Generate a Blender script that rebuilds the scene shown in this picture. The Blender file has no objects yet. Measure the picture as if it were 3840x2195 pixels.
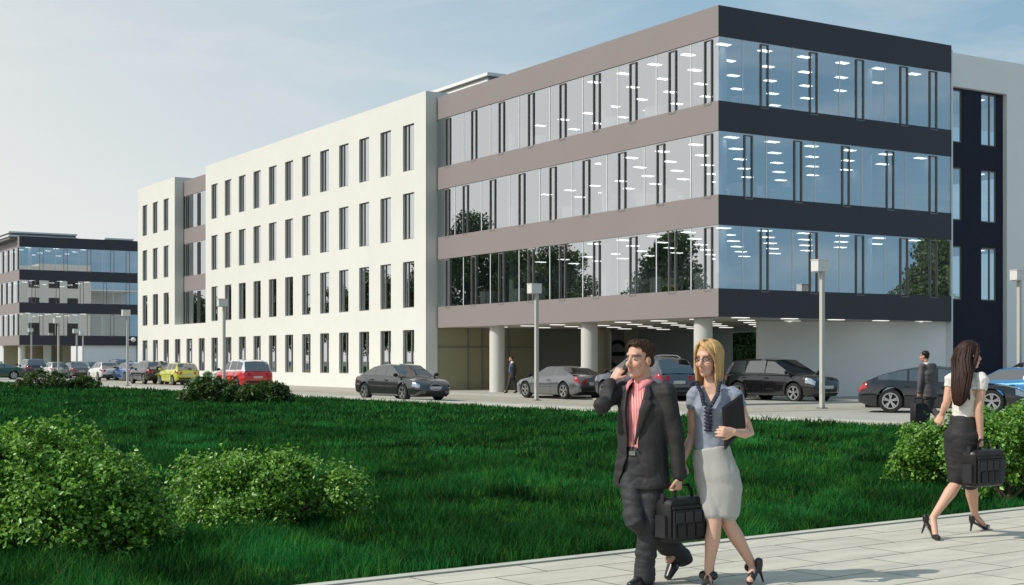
import bpy, bmesh, math, random
import numpy as np
from mathutils import Vector, Matrix

random.seed(7)
rng = np.random.default_rng(7)
S = bpy.context.scene
COL = S.collection
R = math.radians

# ------------------------------------------------------------ camera
CAM_H = 1.6
FPX, CXP, YHP = 5256.0, 1920.0, 1352.0          # focal length, centre column and horizon row of the 3840 px photograph
cd = bpy.data.cameras.new('camera')
cam = bpy.data.objects.new('camera', cd)
COL.objects.link(cam)
cam.location = (0, 0, CAM_H)
cam.rotation_euler = (R(90), 0, 0)
cd.sensor_width = 36
cd.lens = 36 * FPX / 3840
cd.shift_y = (YHP - 1097.5) / 3840
cd.clip_start = 0.1
cd.clip_end = 6000
S.camera = cam

# ------------------------------------------------------------ sky, sun, exposure
SUN_AZ = Vector((-0.95, -0.31))                 # ground direction towards the sun
SUN_EL = R(43)
w = bpy.data.worlds.new('World')
S.world = w
w.use_nodes = True
nt = w.node_tree
nt.nodes.clear()
N = nt.nodes.new
L = nt.links.new
out = N('ShaderNodeOutputWorld')
bg = N('ShaderNodeBackground')
sky = N('ShaderNodeTexSky')
sky.sky_type = 'NISHITA'
sky.sun_disc = False
sky.sun_elevation = SUN_EL
sky.sun_rotation = math.atan2(SUN_AZ.x, SUN_AZ.y)
sky.air_density = 1.0
sky.dust_density = 0.5
sky.ozone_density = 2.5
bg.inputs['Strength'].default_value = 0.115
# summer haze, paler towards the sun, with thin streaky cirrus
tc = N('ShaderNodeTexCoord')
sep = N('ShaderNodeSeparateXYZ')
L(tc.outputs['Generated'], sep.inputs['Vector'])
def mth(op, a, b, clamp=False):
    n = N('ShaderNodeMath'); n.operation = op; n.use_clamp = clamp
    for i, x in enumerate((a, b)):
        if hasattr(x, 'links'): L(x, n.inputs[i])
        else: n.inputs[i].default_value = x
    return n.outputs[0]
hz = mth('MULTIPLY_ADD', sep.outputs['X'], -1.35)
hz.node.inputs[2].default_value = 0.56
hz = mth('SUBTRACT', hz, mth('MULTIPLY', sep.outputs['Z'], 1.5))
hz = mth('MINIMUM', mth('MAXIMUM', hz, 0.03), 0.90)
mh = N('ShaderNodeMix'); mh.data_type = 'RGBA'
mh.inputs['B'].default_value = (7.5, 7.4, 7.15, 1)
L(hz, mh.inputs['Factor'])
# the side away from the sun is a deeper blue
md = N('ShaderNodeMix'); md.data_type = 'RGBA'
md.inputs['B'].default_value = (1.35, 2.75, 3.95, 1)
dz = mth('MULTIPLY_ADD', sep.outputs['X'], 1.3, True)
dz.node.inputs[2].default_value = -0.10
L(mth('MINIMUM', dz, 0.85), md.inputs['Factor'])
mt = N('ShaderNodeMix'); mt.data_type = 'RGBA'            # a light teal summer haze everywhere
mt.inputs['Factor'].default_value = 0.55
mt.inputs['B'].default_value = (3.3, 5.2, 6.0, 1)
L(sky.outputs['Color'], mt.inputs['A'])
L(mt.outputs['Result'], md.inputs['A'])
L(md.outputs['Result'], mh.inputs['A'])
mp = N('ShaderNodeMapping')
mp.inputs['Scale'].default_value = (1.0, 1.0, 5.5)
mp.inputs['Rotation'].default_value = (0.10, 0.30, 0)
mp.inputs['Location'].default_value = (3.3, 1.7, 0.4)
nz = N('ShaderNodeTexNoise')
nz.inputs['Scale'].default_value = 3.2
nz.inputs['Detail'].default_value = 9
nz.inputs['Roughness'].default_value = 0.6
nz.inputs['Distortion'].default_value = 0.6
rp = N('ShaderNodeValToRGB')
rp.color_ramp.elements[0].position = 0.48
rp.color_ramp.elements[0].color = (0, 0, 0, 1)
rp.color_ramp.elements[1].position = 0.80
rp.color_ramp.elements[1].color = (0.5, 0.5, 0.5, 1)
mx = N('ShaderNodeMix')
mx.data_type = 'RGBA'
mx.inputs['B'].default_value = (7.2, 7.3, 7.2, 1)
L(tc.outputs['Generated'], mp.inputs['Vector'])
L(mp.outputs['Vector'], nz.inputs['Vector'])
L(nz.outputs['Fac'], rp.inputs['Fac'])
L(rp.outputs['Color'], mx.inputs['Factor'])
L(mh.outputs['Result'], mx.inputs['A'])
L(mx.outputs['Result'], bg.inputs['Color'])
L(bg.outputs['Background'], out.inputs['Surface'])

sd = bpy.data.lights.new('sun', 'SUN')
sd.energy = 3.5
sd.angle = R(0.5)
sd.color = (1.0, 0.95, 0.86)
sun = bpy.data.objects.new('sun', sd)
COL.objects.link(sun)
sv = Vector((SUN_AZ.x * math.cos(SUN_EL), SUN_AZ.y * math.cos(SUN_EL), math.sin(SUN_EL)))
sun.rotation_euler = sv.to_track_quat('Z', 'Y').to_euler()
sun.location = sv * 60

S.view_settings.view_transform = 'Standard'
S.view_settings.look = 'None'
S.view_settings.exposure = 0.0
S.view_settings.gamma = 1
S.view_settings.use_curve_mapping = False
S.cycles.max_bounces = 8
S.cycles.transparent_max_bounces = 16
S.cycles.caustics_reflective = False
S.cycles.caustics_refractive = False

# ------------------------------------------------------------ helpers
def pix(x, y, d):
    """the point at depth d metres seen at (x, y) of the 3840 px photograph"""
    return Vector(((x - CXP) / FPX * d, d, CAM_H + (YHP - y) / FPX * d))

CORNER = Vector((7.89, 53.58, 0))                # the office block's street corner
DV = Vector((0.8488, 0.5288, 0))                 # along its shaded front
DU = Vector((-0.5288, 0.8488, 0))                # along its sunny front
ROT = math.atan2(0.5288, 0.8488)

def W(v, u, z=0.0):
    return CORNER + DV * v + DU * u + Vector((0, 0, z))

def tag(o, label=None, cat=None, group=None, kind=None):
    if label: o['label'] = label
    if cat: o['category'] = cat
    if group: o['group'] = group
    if kind: o['kind'] = kind
    return o

def empty(name, loc=(0, 0, 0), rz=0.0, parent=None):
    o = bpy.data.objects.new(name, None)
    COL.objects.link(o)
    o.location = loc
    o.rotation_euler = (0, 0, rz)
    o.empty_display_size = 0.3
    o.parent = parent
    return o

def copy_tree(o, parent=None):
    c = o.copy()
    COL.objects.link(c)
    c.parent = parent
    for ch in list(o.children):
        copy_tree(ch, c)
    return c

class MB:
    """collects shapes; build() links them as one mesh object"""
    def __init__(self):
        self.v = []; self.f = []; self.m = []
    def add(self, vs, fs, m=0):
        b = len(self.v)
        self.v += [tuple(p) for p in vs]
        self.f += [tuple(b + i for i in f) for f in fs]
        self.m += [m] * len(fs)
        return self
    def box(self, x0, x1, y0, y1, z0, z1, m=0):
        vs = [(x, y, z) for z in (z0, z1) for y in (y0, y1) for x in (x0, x1)]
        return self.add(vs, [(0, 2, 3, 1), (4, 5, 7, 6), (0, 1, 5, 4), (2, 6, 7, 3), (0, 4, 6, 2), (1, 3, 7, 5)], m)
    def prism(self, poly, z0, z1, m=0):
        n = len(poly)
        vs = [(p[0], p[1], z0) for p in poly] + [(p[0], p[1], z1) for p in poly]
        fs = [tuple(range(n))[::-1], tuple(range(n, 2 * n))]
        fs += [(i, (i + 1) % n, n + (i + 1) % n, n + i) for i in range(n)]
        return self.add(vs, fs, m)
    def quad(self, a, b, c, d, m=0):
        return self.add([a, b, c, d], [(0, 1, 2, 3)], m)
    def bar(self, p, q, w, h, up=(0, 0, 1), m=0):
        """rectangular bar from p to q, w wide and h high"""
        p = Vector(p); q = Vector(q); d = (q - p).normalized()
        s = d.cross(Vector(up)).normalized(); t = s.cross(d)
        vs = [e + s * a * w / 2 + t * b * h / 2 for e in (p, q) for a, b in ((-1, -1), (1, -1), (1, 1), (-1, 1))]
        return self.add(vs, [(0, 3, 2, 1), (4, 5, 6, 7), (0, 1, 5, 4), (1, 2, 6, 5), (2, 3, 7, 6), (3, 0, 4, 7)], m)
    def loft(self, rings, m=0, caps=True):
        n = len(rings[0]); vs = [p for r in rings for p in r]; fs = []
        for i in range(len(rings) - 1):
            for j in range(n):
                k = (j + 1) % n
                fs.append((i * n + j, i * n + k, (i + 1) * n + k, (i + 1) * n + j))
        if caps:
            fs.append(tuple(range(n))[::-1])
            fs.append(tuple((len(rings) - 1) * n + i for i in range(n)))
        return self.add(vs, fs, m)
    def tube(self, pts, radii, n=12, side=None, round_ends=True, m=0):
        """a limb: elliptical rings (a across `side`, b the other way) along pts, with rounded ends"""
        pts = [Vector(p) for p in pts]
        rad = [r if isinstance(r, (tuple, list)) else (r, r) for r in radii]
        k = len(pts); rings = []
        T = []
        for i in range(k):
            t = pts[min(i + 1, k - 1)] - pts[max(i - 1, 0)]
            T.append(t.normalized() if t.length > 1e-9 else Vector((0, 0, 1)))
        ref = Vector(side) if side is not None else (Vector((1, 0, 0)) if abs(T[0].x) < 0.9 else Vector((0, 1, 0)))
        def ring(c, t, a, b):
            s = ref - t * ref.dot(t)
            s.normalize()
            u = t.cross(s)
            return [c + s * a * math.cos(2 * math.pi * j / n) + u * b * math.sin(2 * math.pi * j / n) for j in range(n)]
        if round_ends:
            r0 = min(rad[0]); r1 = min(rad[-1])
            for q in (0.95, 0.7, 0.35):
                e = math.sqrt(1 - q * q)
                rings.append(ring(pts[0] - T[0] * r0 * q, T[0], rad[0][0] * e, rad[0][1] * e))
        for i in range(k):
            rings.append(ring(pts[i], T[i], *rad[i]))
        if round_ends:
            for q in (0.35, 0.7, 0.95):
                e = math.sqrt(1 - q * q)
                rings.append(ring(pts[-1] + T[-1] * r1 * q, T[-1], rad[-1][0] * e, rad[-1][1] * e))
        return self.loft(rings, m)
    def ball(self, c, r, axes=None, n=12, m=0):
        """ellipsoid with radii r along the given three axes"""
        c = Vector(c)
        ax = axes or (Vector((1, 0, 0)), Vector((0, 1, 0)), Vector((0, 0, 1)))
        if not isinstance(r, (tuple, list)): r = (r, r, r)
        h = max(4, n // 2); vs = []; fs = []
        for i in range(1, h):
            a = math.pi * i / h
            for j in range(n):
                b = 2 * math.pi * j / n
                vs.append(c + ax[0] * r[0] * math.sin(a) * math.cos(b) + ax[1] * r[1] * math.sin(a) * math.sin(b) + ax[2] * r[2] * math.cos(a))
        t = len(vs); vs += [c + ax[2] * r[2], c - ax[2] * r[2]]
        for i in range(h - 2):
            for j in range(n):
                k = (j + 1) % n
                fs.append((i * n + j, (i + 1) * n + j, (i + 1) * n + k, i * n + k))
        for j in range(n):
            k = (j + 1) % n
            fs.append((t, j, k)); fs.append((t + 1, (h - 2) * n + k, (h - 2) * n + j))
        return self.add(vs, fs, m)
    def lathe(self, prof, c=(0, 0, 0), axis='z', n=24, m=0, caps=True):
        """prof: (radius, position along the axis)"""
        rings = []
        for r, h in prof:
            ring = []
            for j in range(n):
                a = 2 * math.pi * j / n
                x, y = r * math.cos(a), r * math.sin(a)
                p = (x, y, h) if axis == 'z' else (x, h, y) if axis == 'y' else (h, x, y)
                ring.append((p[0] + c[0], p[1] + c[1], p[2] + c[2]))
            rings.append(ring)
        return self.loft(rings, m, caps)
    def mesh(self, name, mats, smooth=None):
        me = bpy.data.meshes.new(name)
        me.from_pydata([tuple(p) for p in self.v], [], self.f)
        if not isinstance(mats, (list, tuple)): mats = [mats]
        for mt in mats: me.materials.append(mt)
        if any(self.m): me.polygons.foreach_set('material_index', self.m)
        bm = bmesh.new(); bm.from_mesh(me)
        if smooth is not None: bmesh.ops.remove_doubles(bm, verts=bm.verts, dist=2e-5)
        bmesh.ops.recalc_face_normals(bm, faces=bm.faces)
        bm.to_mesh(me); bm.free()
        if smooth is not None:
            me.polygons.foreach_set('use_smooth', [True] * len(me.polygons))
            me.set_sharp_from_angle(angle=R(smooth))
        me.update()
        return me
    def build(self, name, mats, parent=None, smooth=None):
        o = bpy.data.objects.new(name, self.mesh(name, mats, smooth))
        COL.objects.link(o)
        o.parent = parent
        return o

# ------------------------------------------------------------ materials
def mat(name, col, rough=0.6, metal=0.0, var=0.0, vscale=2.0, bump=0.0, bscale=30.0, coat=0.0, ior=1.45, stretch=None, spec=0.5):
    m = bpy.data.materials.new(name)
    m.use_nodes = True
    t = m.node_tree
    b = t.nodes['Principled BSDF']
    b.inputs['Base Color'].default_value = (*col, 1)
    b.inputs['Roughness'].default_value = rough
    b.inputs['Metallic'].default_value = metal
    b.inputs['IOR'].default_value = ior
    b.inputs['Specular IOR Level'].default_value = spec
    if coat:
        b.inputs['Coat Weight'].default_value = coat
        b.inputs['Coat Roughness'].default_value = 0.03
    if var or bump:
        c = t.nodes.new('ShaderNodeTexCoord')
        mpn = t.nodes.new('ShaderNodeMapping')
        if stretch: mpn.inputs['Scale'].default_value = stretch
        t.links.new(c.outputs['Object'], mpn.inputs['Vector'])
    if var:
        n = t.nodes.new('ShaderNodeTexNoise')
        n.inputs['Scale'].default_value = vscale
        n.inputs['Detail'].default_value = 6
        n.inputs['Roughness'].default_value = 0.62
        r = t.nodes.new('ShaderNodeMapRange')
        r.inputs['From Min'].default_value = 0.25
        r.inputs['From Max'].default_value = 0.75
        r.inputs['To Min'].default_value = 1 - var
        r.inputs['To Max'].default_value = 1 + var
        h = t.nodes.new('ShaderNodeHueSaturation')
        h.inputs['Color'].default_value = (*col, 1)
        t.links.new(mpn.outputs['Vector'], n.inputs['Vector'])
        t.links.new(n.outputs['Fac'], r.inputs['Value'])
        t.links.new(r.outputs['Result'], h.inputs['Value'])
        t.links.new(h.outputs['Color'], b.inputs['Base Color'])
    if bump:
        n2 = t.nodes.new('ShaderNodeTexNoise')
        n2.inputs['Scale'].default_value = bscale
        n2.inputs['Detail'].default_value = 5
        bp = t.nodes.new('ShaderNodeBump')
        bp.inputs['Strength'].default_value = bump
        bp.inputs['Distance'].default_value = 0.02
        t.links.new(mpn.outputs['Vector'], n2.inputs['Vector'])
        t.links.new(n2.outputs['Fac'], bp.inputs['Height'])
        t.links.new(bp.outputs['Normal'], b.inputs['Normal'])
    return m

def emit(name, col, strength):
    m = bpy.data.materials.new(name)
    m.use_nodes = True
    t = m.node_tree
    t.nodes.remove(t.nodes['Principled BSDF'])
    e = t.nodes.new('ShaderNodeEmission')
    e.inputs['Color'].default_value = (*col, 1)
    e.inputs['Strength'].default_value = strength
    t.links.new(e.outputs[0], t.nodes['Material Output'].inputs['Surface'])
    m.cycles.emission_sampling = 'NONE'
    return m

def glass(name, refl, tint=(0.75, 0.82, 0.86)):
    """window glass: a mirror coat over a tinted see-through pane"""
    m = bpy.data.materials.new(name)
    m.use_nodes = True
    t = m.node_tree
    t.nodes.remove(t.nodes['Principled BSDF'])
    tr = t.nodes.new('ShaderNodeBsdfTransparent')
    tr.inputs['Color'].default_value = (*tint, 1)
    gl = t.nodes.new('ShaderNodeBsdfGlossy')
    gl.inputs['Roughness'].default_value = 0.0
    gl.inputs['Color'].default_value = (0.95, 0.97, 1.0, 1)
    fr = t.nodes.new('ShaderNodeLayerWeight')
    pw = t.nodes.new('ShaderNodeMath')
    pw.operation = 'POWER'
    pw.inputs[1].default_value = 4.0
    t.links.new(fr.outputs['Facing'], pw.inputs[0])
    ad = t.nodes.new('ShaderNodeMath')
    ad.operation = 'MULTIPLY_ADD'
    ad.inputs[1].default_value = 1.0 - refl
    ad.inputs[2].default_value = refl
    ad.use_clamp = True
    mxs = t.nodes.new('ShaderNodeMixShader')
    t.links.new(pw.outputs[0], ad.inputs[0])
    t.links.new(ad.outputs[0], mxs.inputs['Fac'])
    t.links.new(tr.outputs[0], mxs.inputs[1])
    t.links.new(gl.outputs[0], mxs.inputs[2])
    t.links.new(mxs.outputs[0], t.nodes['Material Output'].inputs['Surface'])
    return m

M = {}
M['render'] = mat('white_render', (0.74, 0.735, 0.685), 0.85, var=0.035, vscale=0.35, bump=0.15, bscale=25)
M['taupe'] = mat('taupe_cladding', (0.275, 0.238, 0.236), 0.5, var=0.03, vscale=0.4)
M['taupe_shaded'] = mat('taupe_cladding_shaded', (0.044, 0.041, 0.055), 0.45, var=0.05, vscale=0.4)  # the taupe cladding again, with the shade of this front put into its colour
M['navy'] = mat('navy_render', (0.010, 0.012, 0.030), 0.8, var=0.25, vscale=1.2)
M['greywall'] = mat('grey_render', (0.86, 0.86, 0.85), 0.85, var=0.03, vscale=0.5)
M['soffit'] = mat('soffit_paint', (0.62, 0.61, 0.56), 0.8)
M['concrete'] = mat('column_concrete', (0.62, 0.61, 0.57), 0.7, var=0.03)
M['darkwall'] = mat('lobby_wall', (0.46, 0.45, 0.42), 0.8)
M['olive'] = mat('olive_glass', (0.36, 0.33, 0.22), 0.15, var=0.06, vscale=0.6)
M['frame'] = mat('dark_frame', (0.20, 0.20, 0.185), 0.5)
M['greyframe'] = mat('grey_frame', (0.17, 0.17, 0.165), 0.5)
M['mullion'] = mat('pale_mullion', (0.72, 0.75, 0.78), 0.4)
M['glassR'] = glass('window_glass', 0.64)
M['glassW'] = glass('punched_window_glass', 0.75, (0.5, 0.53, 0.5))
M['ceiling'] = mat('office_ceiling', (0.5, 0.52, 0.54), 0.9)
M['carpet'] = mat('office_floor', (0.12, 0.12, 0.13), 0.9)
M['inner'] = mat('office_wall', (0.42, 0.44, 0.48), 0.9)
M['innerdark'] = mat('inner_dark', (0.05, 0.05, 0.045), 0.9)
M['lamp'] = emit('ceiling_lamp', (1.0, 0.98, 0.94), 4.2)
M['soffitlamp'] = emit('soffit_lamp', (1.0, 0.97, 0.9), 1.1)
M['louvre'] = mat('louvre_metal', (0.76, 0.77, 0.76), 0.5)
M['roof'] = mat('roof_felt', (0.2, 0.2, 0.2), 0.9)
M['logo'] = mat('logo_blue', (0.010, 0.028, 0.04), 0.4)
M['white'] = mat('white_shell', (0.75, 0.75, 0.72), 0.4)
M['lime'] = mat('lime_cushion', (0.45, 0.48, 0.04), 0.8)
# ------------------------------------------------------------ ground, roads and paving
def paving_mat(name, col, bw, rh, mortar, mcol, var):
    m = mat(name, col, 0.85)
    t = m.node_tree; b = t.nodes['Principled BSDF']
    c = t.nodes.new('ShaderNodeTexCoord')
    br = t.nodes.new('ShaderNodeTexBrick')
    br.inputs['Scale'].default_value = 1.0
    br.inputs['Brick Width'].default_value = bw
    br.inputs['Row Height'].default_value = rh
    br.inputs['Mortar Size'].default_value = mortar
    br.inputs['Mortar Smooth'].default_value = 0.3
    br.inputs['Bias'].default_value = 0.0
    br.inputs['Color1'].default_value = (*[x * (1 - var) for x in col], 1)
    br.inputs['Color2'].default_value = (*[min(1, x * (1 + var)) for x in col], 1)
    br.inputs['Mortar'].default_value = (*mcol, 1)
    n = t.nodes.new('ShaderNodeTexNoise')
    n.inputs['Scale'].default_value = 2.5
    n.inputs['Detail'].default_value = 8
    n.inputs['Roughness'].default_value = 0.7
    r = t.nodes.new('ShaderNodeMapRange')
    r.inputs['From Min'].default_value = 0.3; r.inputs['From Max'].default_value = 0.7
    r.inputs['To Min'].default_value = 0.78; r.inputs['To Max'].default_value = 1.12
    mp_ = t.nodes.new('ShaderNodeMapping'); mp_.inputs['Scale'].default_value = (0.5, 2.0, 1)
    h = t.nodes.new('ShaderNodeHueSaturation')
    t.links.new(c.outputs['Object'], br.inputs['Vector'])
    t.links.new(c.outputs['Object'], mp_.inputs['Vector'])
    t.links.new(mp_.outputs['Vector'], n.inputs['Vector'])
    t.links.new(n.outputs['Fac'], r.inputs['Value'])
    t.links.new(br.outputs['Color'], h.inputs['Color'])
    t.links.new(r.outputs['Result'], h.inputs['Value'])
    t.links.new(h.outputs['Color'], b.inputs['Base Color'])
    bp = t.nodes.new('ShaderNodeBump'); bp.inputs['Strength'].default_value = 0.5; bp.inputs['Distance'].default_value = 0.01
    bp.invert = True
    t.links.new(br.outputs['Fac'], bp.inputs['Height'])
    t.links.new(bp.outputs['Normal'], b.inputs['Normal'])
    return m

M['earth'] = mat('earth', (0.10, 0.10, 0.075), 0.95, var=0.2)
M['asphalt'] = mat('pale_asphalt', (0.40, 0.385, 0.34), 0.9, var=0.10, vscale=0.5)
M['soil'] = mat('lawn_soil', (0.010, 0.036, 0.010), 1.0, var=0.35, vscale=3, spec=0.0)
M['kerb'] = mat('kerb_stone', (0.55, 0.53, 0.46), 0.85, var=0.08)
M['slab'] = paving_mat('path_slabs', (0.57, 0.53, 0.44), 1.0, 0.50, 0.009, (0.10, 0.095, 0.08), 0.05)
M['bay'] = paving_mat('parking_slabs', (0.43, 0.39, 0.30), 0.9, 0.5, 0.02, (0.22, 0.2, 0.16), 0.08)

def sheet(name, poly, z, m, loc=(0, 0, 0), rz=0):
    o = MB().add([(p[0], p[1], 0) for p in poly], [tuple(range(len(poly)))]).build(name, m)
    o.location = (loc[0], loc[1], z); o.rotation_euler = (0, 0, rz)
    return tag(o, kind='structure')

sheet('ground', [(-1500, -300), (1500, -300), (1500, 2500), (-1500, 2500)], -0.06, M['earth'])
def vl(u): return -9.0 - 0.0366 * (u + 15.7)         # lawn / road edge, in (v, u)
us_ = [-70, -16, 40, 90, 300]
sheet('road', [(vl(u), u) for u in us_] + [(80, 300), (80, -70)], -0.012, M['asphalt'], CORNER, ROT)
sheet('parking', [(-6.2, -8.3), (60, -8.3), (60, -5.4), (-3.4, -5.4), (-3.4, 150), (-6.2, 150)], -0.006, M['bay'], CORNER, ROT)
# raised footway beside the building
fw = MB().prism([(-1.9, -3.2), (45, -3.2), (45, 26), (23, 26), (23, 24.6), (0.1, 24.6), (0.1, 22.2), (-0.55, 22.2), (-0.55, 150), (-1.9, 150)], -0.05, 0.05)
o = fw.build('footway', M['asphalt']); o.location = CORNER; o.rotation_euler = (0, 0, ROT); tag(o, kind='structure')

PD = Vector((0.7998, 0.6003, 0)); PN = Vector((0.6003, -0.7998, 0)); P0 = Vector((5.57, 15.24, 0)); PROT = math.atan2(0.6003, 0.7998)
a = P0 - PD * 70; b = P0 + PD * 13.2
lawn_poly = [tuple(a), tuple(b)] + [tuple(W(vl(u), u)) for u in us_[1:]] + [(-260, 330, 0), (-260, -40, 0)]
sheet('lawn', [(p[0], p[1]) for p in lawn_poly], -0.02, M['soil'])
sheet('path', [(-70, -15), (60, -15), (60, -0.13), (-70, -0.13)], 0.0, M['slab'], P0, PROT)
k = MB().box(-70, 60, -0.115, 0.0, -0.05, 0.012).build('kerb', M['kerb'])
k.location = P0; k.rotation_euler = (0, 0, PROT); tag(k, kind='structure')
k = MB()
for i in range(len(us_) - 1):
    u0, u1 = us_[i], us_[i + 1]
    k.prism([(vl(u0), u0), (vl(u0) + 0.55, u0), (vl(u1) + 0.55, u1), (vl(u1), u1)], -0.05, 0.07)
k = k.build('kerb', M['kerb']); k.location = CORNER; k.rotation_euler = (0, 0, ROT); tag(k, kind='structure')

# ------------------------------------------------------------ office building
ZG = [(4.36, 6.80), (7.95, 10.40), (11.54, 14.02)]       # glass storeys
ZB = [(3.28, 4.36), (6.80, 7.95), (10.40, 11.54), (14.02, 15.19)]
LV, LU = 13.05, 22.3                                     # size of the glazed block
PR = 0.63                                                # how far the white wing stands proud

def casement(parent, face, a0, a1, z0, z1, d0=-0.012, d1=0.046):
    """dark frame of an opening light; face 'L' is the sunny front, 'R' the shaded one"""
    t = 0.034
    m = MB()
    for (p0, p1, q0, q1) in ((a0, a0 + t, z0, z1), (a1 - t, a1, z0, z1), (a0 + t, a1 - t, z0, z0 + t), (a0 + t, a1 - t, z1 - t, z1)):
        if face == 'L': m.box(d0, d1, p0, p1, q0, q1)
        else: m.box(p0, p1, d0, d1, q0, q1)
    return m.build('casement', M['frame'], parent)

def ceiling_lamp(parent, x, y, z, sx=0.3, sy=0.3, name='ceiling_light'):
    return MB().box(x - sx, x + sx, y - sy, y + sy, z - 0.03, z - 0.004).build(name, M['lamp' if name == 'ceiling_light' else 'soffitlamp'], parent)

def glazed_block(b, lights=True, full=True):
    """the corner block of striped cladding and ribbon windows, in local (x along the shaded front, y along the sunny front)"""
    th = 0.25
    for i, (z0, z1) in enumerate(ZB):
        MB().prism([(0, 0), (th, th), (th, LU), (0, LU)], z0, z1).build('cladding_band', M['taupe'], b)
        MB().prism([(0, 0), (LV, 0), (LV, th), (th, th)], z0, z1).build('cladding_band', M['taupe_shaded'], b)
    spots = []
    for i, (z0, z1) in enumerate(ZG):
        gl = MB().quad((0.05, 0.05, z0), (0.05, LU, z0), (0.05, LU, z1), (0.05, 0.05, z1)).build('ribbon_window', M['glassR'], b)
        off = 1.31 if i == 1 else 0.0
        ys = [(0.42, 0.86)] + [(2.62 + off - 1.31 * (i == 1) * 2 + 2.615 * k, 3.07 + off - 1.31 * (i == 1) * 2 + 2.615 * k) for k in range(8)]
        if i == 1:
            ys = [(0.42, 0.86)] + [(3.38 + 2.625 * k, 3.85 + 2.625 * k) for k in range(7)] + [(21.02, 21.44)]
        for (y0, y1) in ys:
            casement(gl, 'L', y0, y1, z0 - 0.10, z1 - 0.06)
            ym = y1 + 0.83 if i != 1 else y1 + 0.85
            if ym < LU - 0.3:
                MB().box(0.036, 0.048, ym - 0.025, ym + 0.025, z0, z1).build('mullion', M['mullion'], gl)
        gr = MB().quad((0.05, 0.05, z0), (LV, 0.05, z0), (LV, 0.05, z1), (0.05, 0.05, z1)).build('ribbon_window', M['glassR'], b)
        xs = [(2.17, 2.56), (4.78, 5.18), (7.35, 7.79), (9.94, 10.38), (11.72, 12.16)] if i != 1 else [(1.33, 1.74), (3.94, 4.34), (6.57, 6.97), (9.13, 9.55), (11.72, 12.16)]
        for j, (x0, x1) in enumerate(xs):
            casement(gr, 'R', x0, x1, z0 - 0.10, z1 - 0.06)
            xm = (x0 - 0.92) if i != 1 else x1 + 0.72
            if j < 4:
                MB().box(xm - 0.025, xm + 0.025, 0.036, 0.048, z0, z1).build('mullion', M['mullion'], gr)
        # the office floor behind the glass
        MB().box(th + 0.01, LV - 0.05, th + 0.01, LU - 0.05, z0 - 0.45, z0 - 0.15).build('floor_slab', M['carpet'], b)
        MB().box(th + 0.01, LV - 0.05, th + 0.01, LU - 0.05, z1 + 0.02, z1 + 0.06).build('ceiling', M['ceiling'], b)
        MB().box(8.6, 10.6, 13.0, 20.0, z0 - 0.15, z1 + 0.02).build('core_wall', M['inner'], b)
        MB().box(LV - 0.25, LV - 0.06, th + 0.02, LU - 0.06, z0 - 0.15, z1 + 0.02).build('end_wall', M['inner'], b)
        MB().box(th + 0.02, LV - 0.26, LU - 0.25, LU - 0.06, z0 - 0.15, z1 + 0.02).build('end_wall', M['inner'], b)
        for (px, py) in ((1.5, 1.6), (1.5, 9.4), (1.5, 17.2), (9.6, 1.6)):
            MB().lathe([(0.0, z0 - 0.15), (0.22, z0 - 0.15), (0.22, z1 + 0.02), (0.0, z1 + 0.02)], (px, py, 0), n=16).build('inner_column', M['mullion'], b, 40)
        if lights:
            for iy in range(10 if full else 4):
                for ix in range(6 if full else 3):
                    if full and iy > 4 and ix < 2: continue        # this bay is not lit
                    spots.append((1.2 + (2.15 if full else 3.0) * ix + (0.4 if i == 1 else 0), 1.1 + (2.2 if full else 3.6) * iy, z1 + 0.02))
    spots.sort(key=lambda p: p[0] * .6 + p[1])
    for p in spots[:88]: ceiling_lamp(b, *p, .28, .14)
    if spots[88:]:
        m = MB()
        for (x, y, z) in spots[88:]: m.box(x - .28, x + .28, y - .14, y + .14, z - .03, z - .004)
        m.build('ceiling_light', M['lamp'], b)['kind'] = 'stuff'
    MB().box(th, LV, th, LU, 14.75, 14.95).build('roof', M['roof'], b)
    MB().box(LV, LV + 0.09, 0.0, 0.9, 0.05, 15.0).build('edge_trim', M['mullion'], b)
    # open ground floor
    for y in ((1.65, 9.45, 17.3) if full else (1.65, 9.45)):
        MB().lathe([(0.0, 0.05), (0.37, 0.05), (0.37, 3.26), (0.0, 3.26)], (0.62, y, 0), n=32).build('column', M['concrete'], b, 40)

def punched_window(b, y0, y1, z0, z1, x=-PR, split=0.36, side=1):
    """a tall window set 0.13 m into the white wall"""
    g = MB().quad((x + 0.13, y0, z0), (x + 0.13, y1, z0), (x + 0.13, y1, z1), (x + 0.13, y0, z1)).build('window', M['glassW'], b)
    t = 0.05; ym = y1 - (y1 - y0) * split if side > 0 else y0 + (y1 - y0) * split
    m = MB()
    m.box(x + 0.10, x + 0.16, y0, y0 + t, z0, z1).box(x + 0.10, x + 0.16, y1 - t, y1, z0, z1)
    m.box(x + 0.10, x + 0.16, y0 + t, y1 - t, z0, z0 + t).box(x + 0.10, x + 0.16, y0 + t, y1 - t, z1 - t, z1)
    m.box(x + 0.09, x + 0.16, ym - 0.05, ym + 0.05, z0 + t, z1 - t)
    m.build('window_frame', M['greyframe'], g)
    return g

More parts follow.
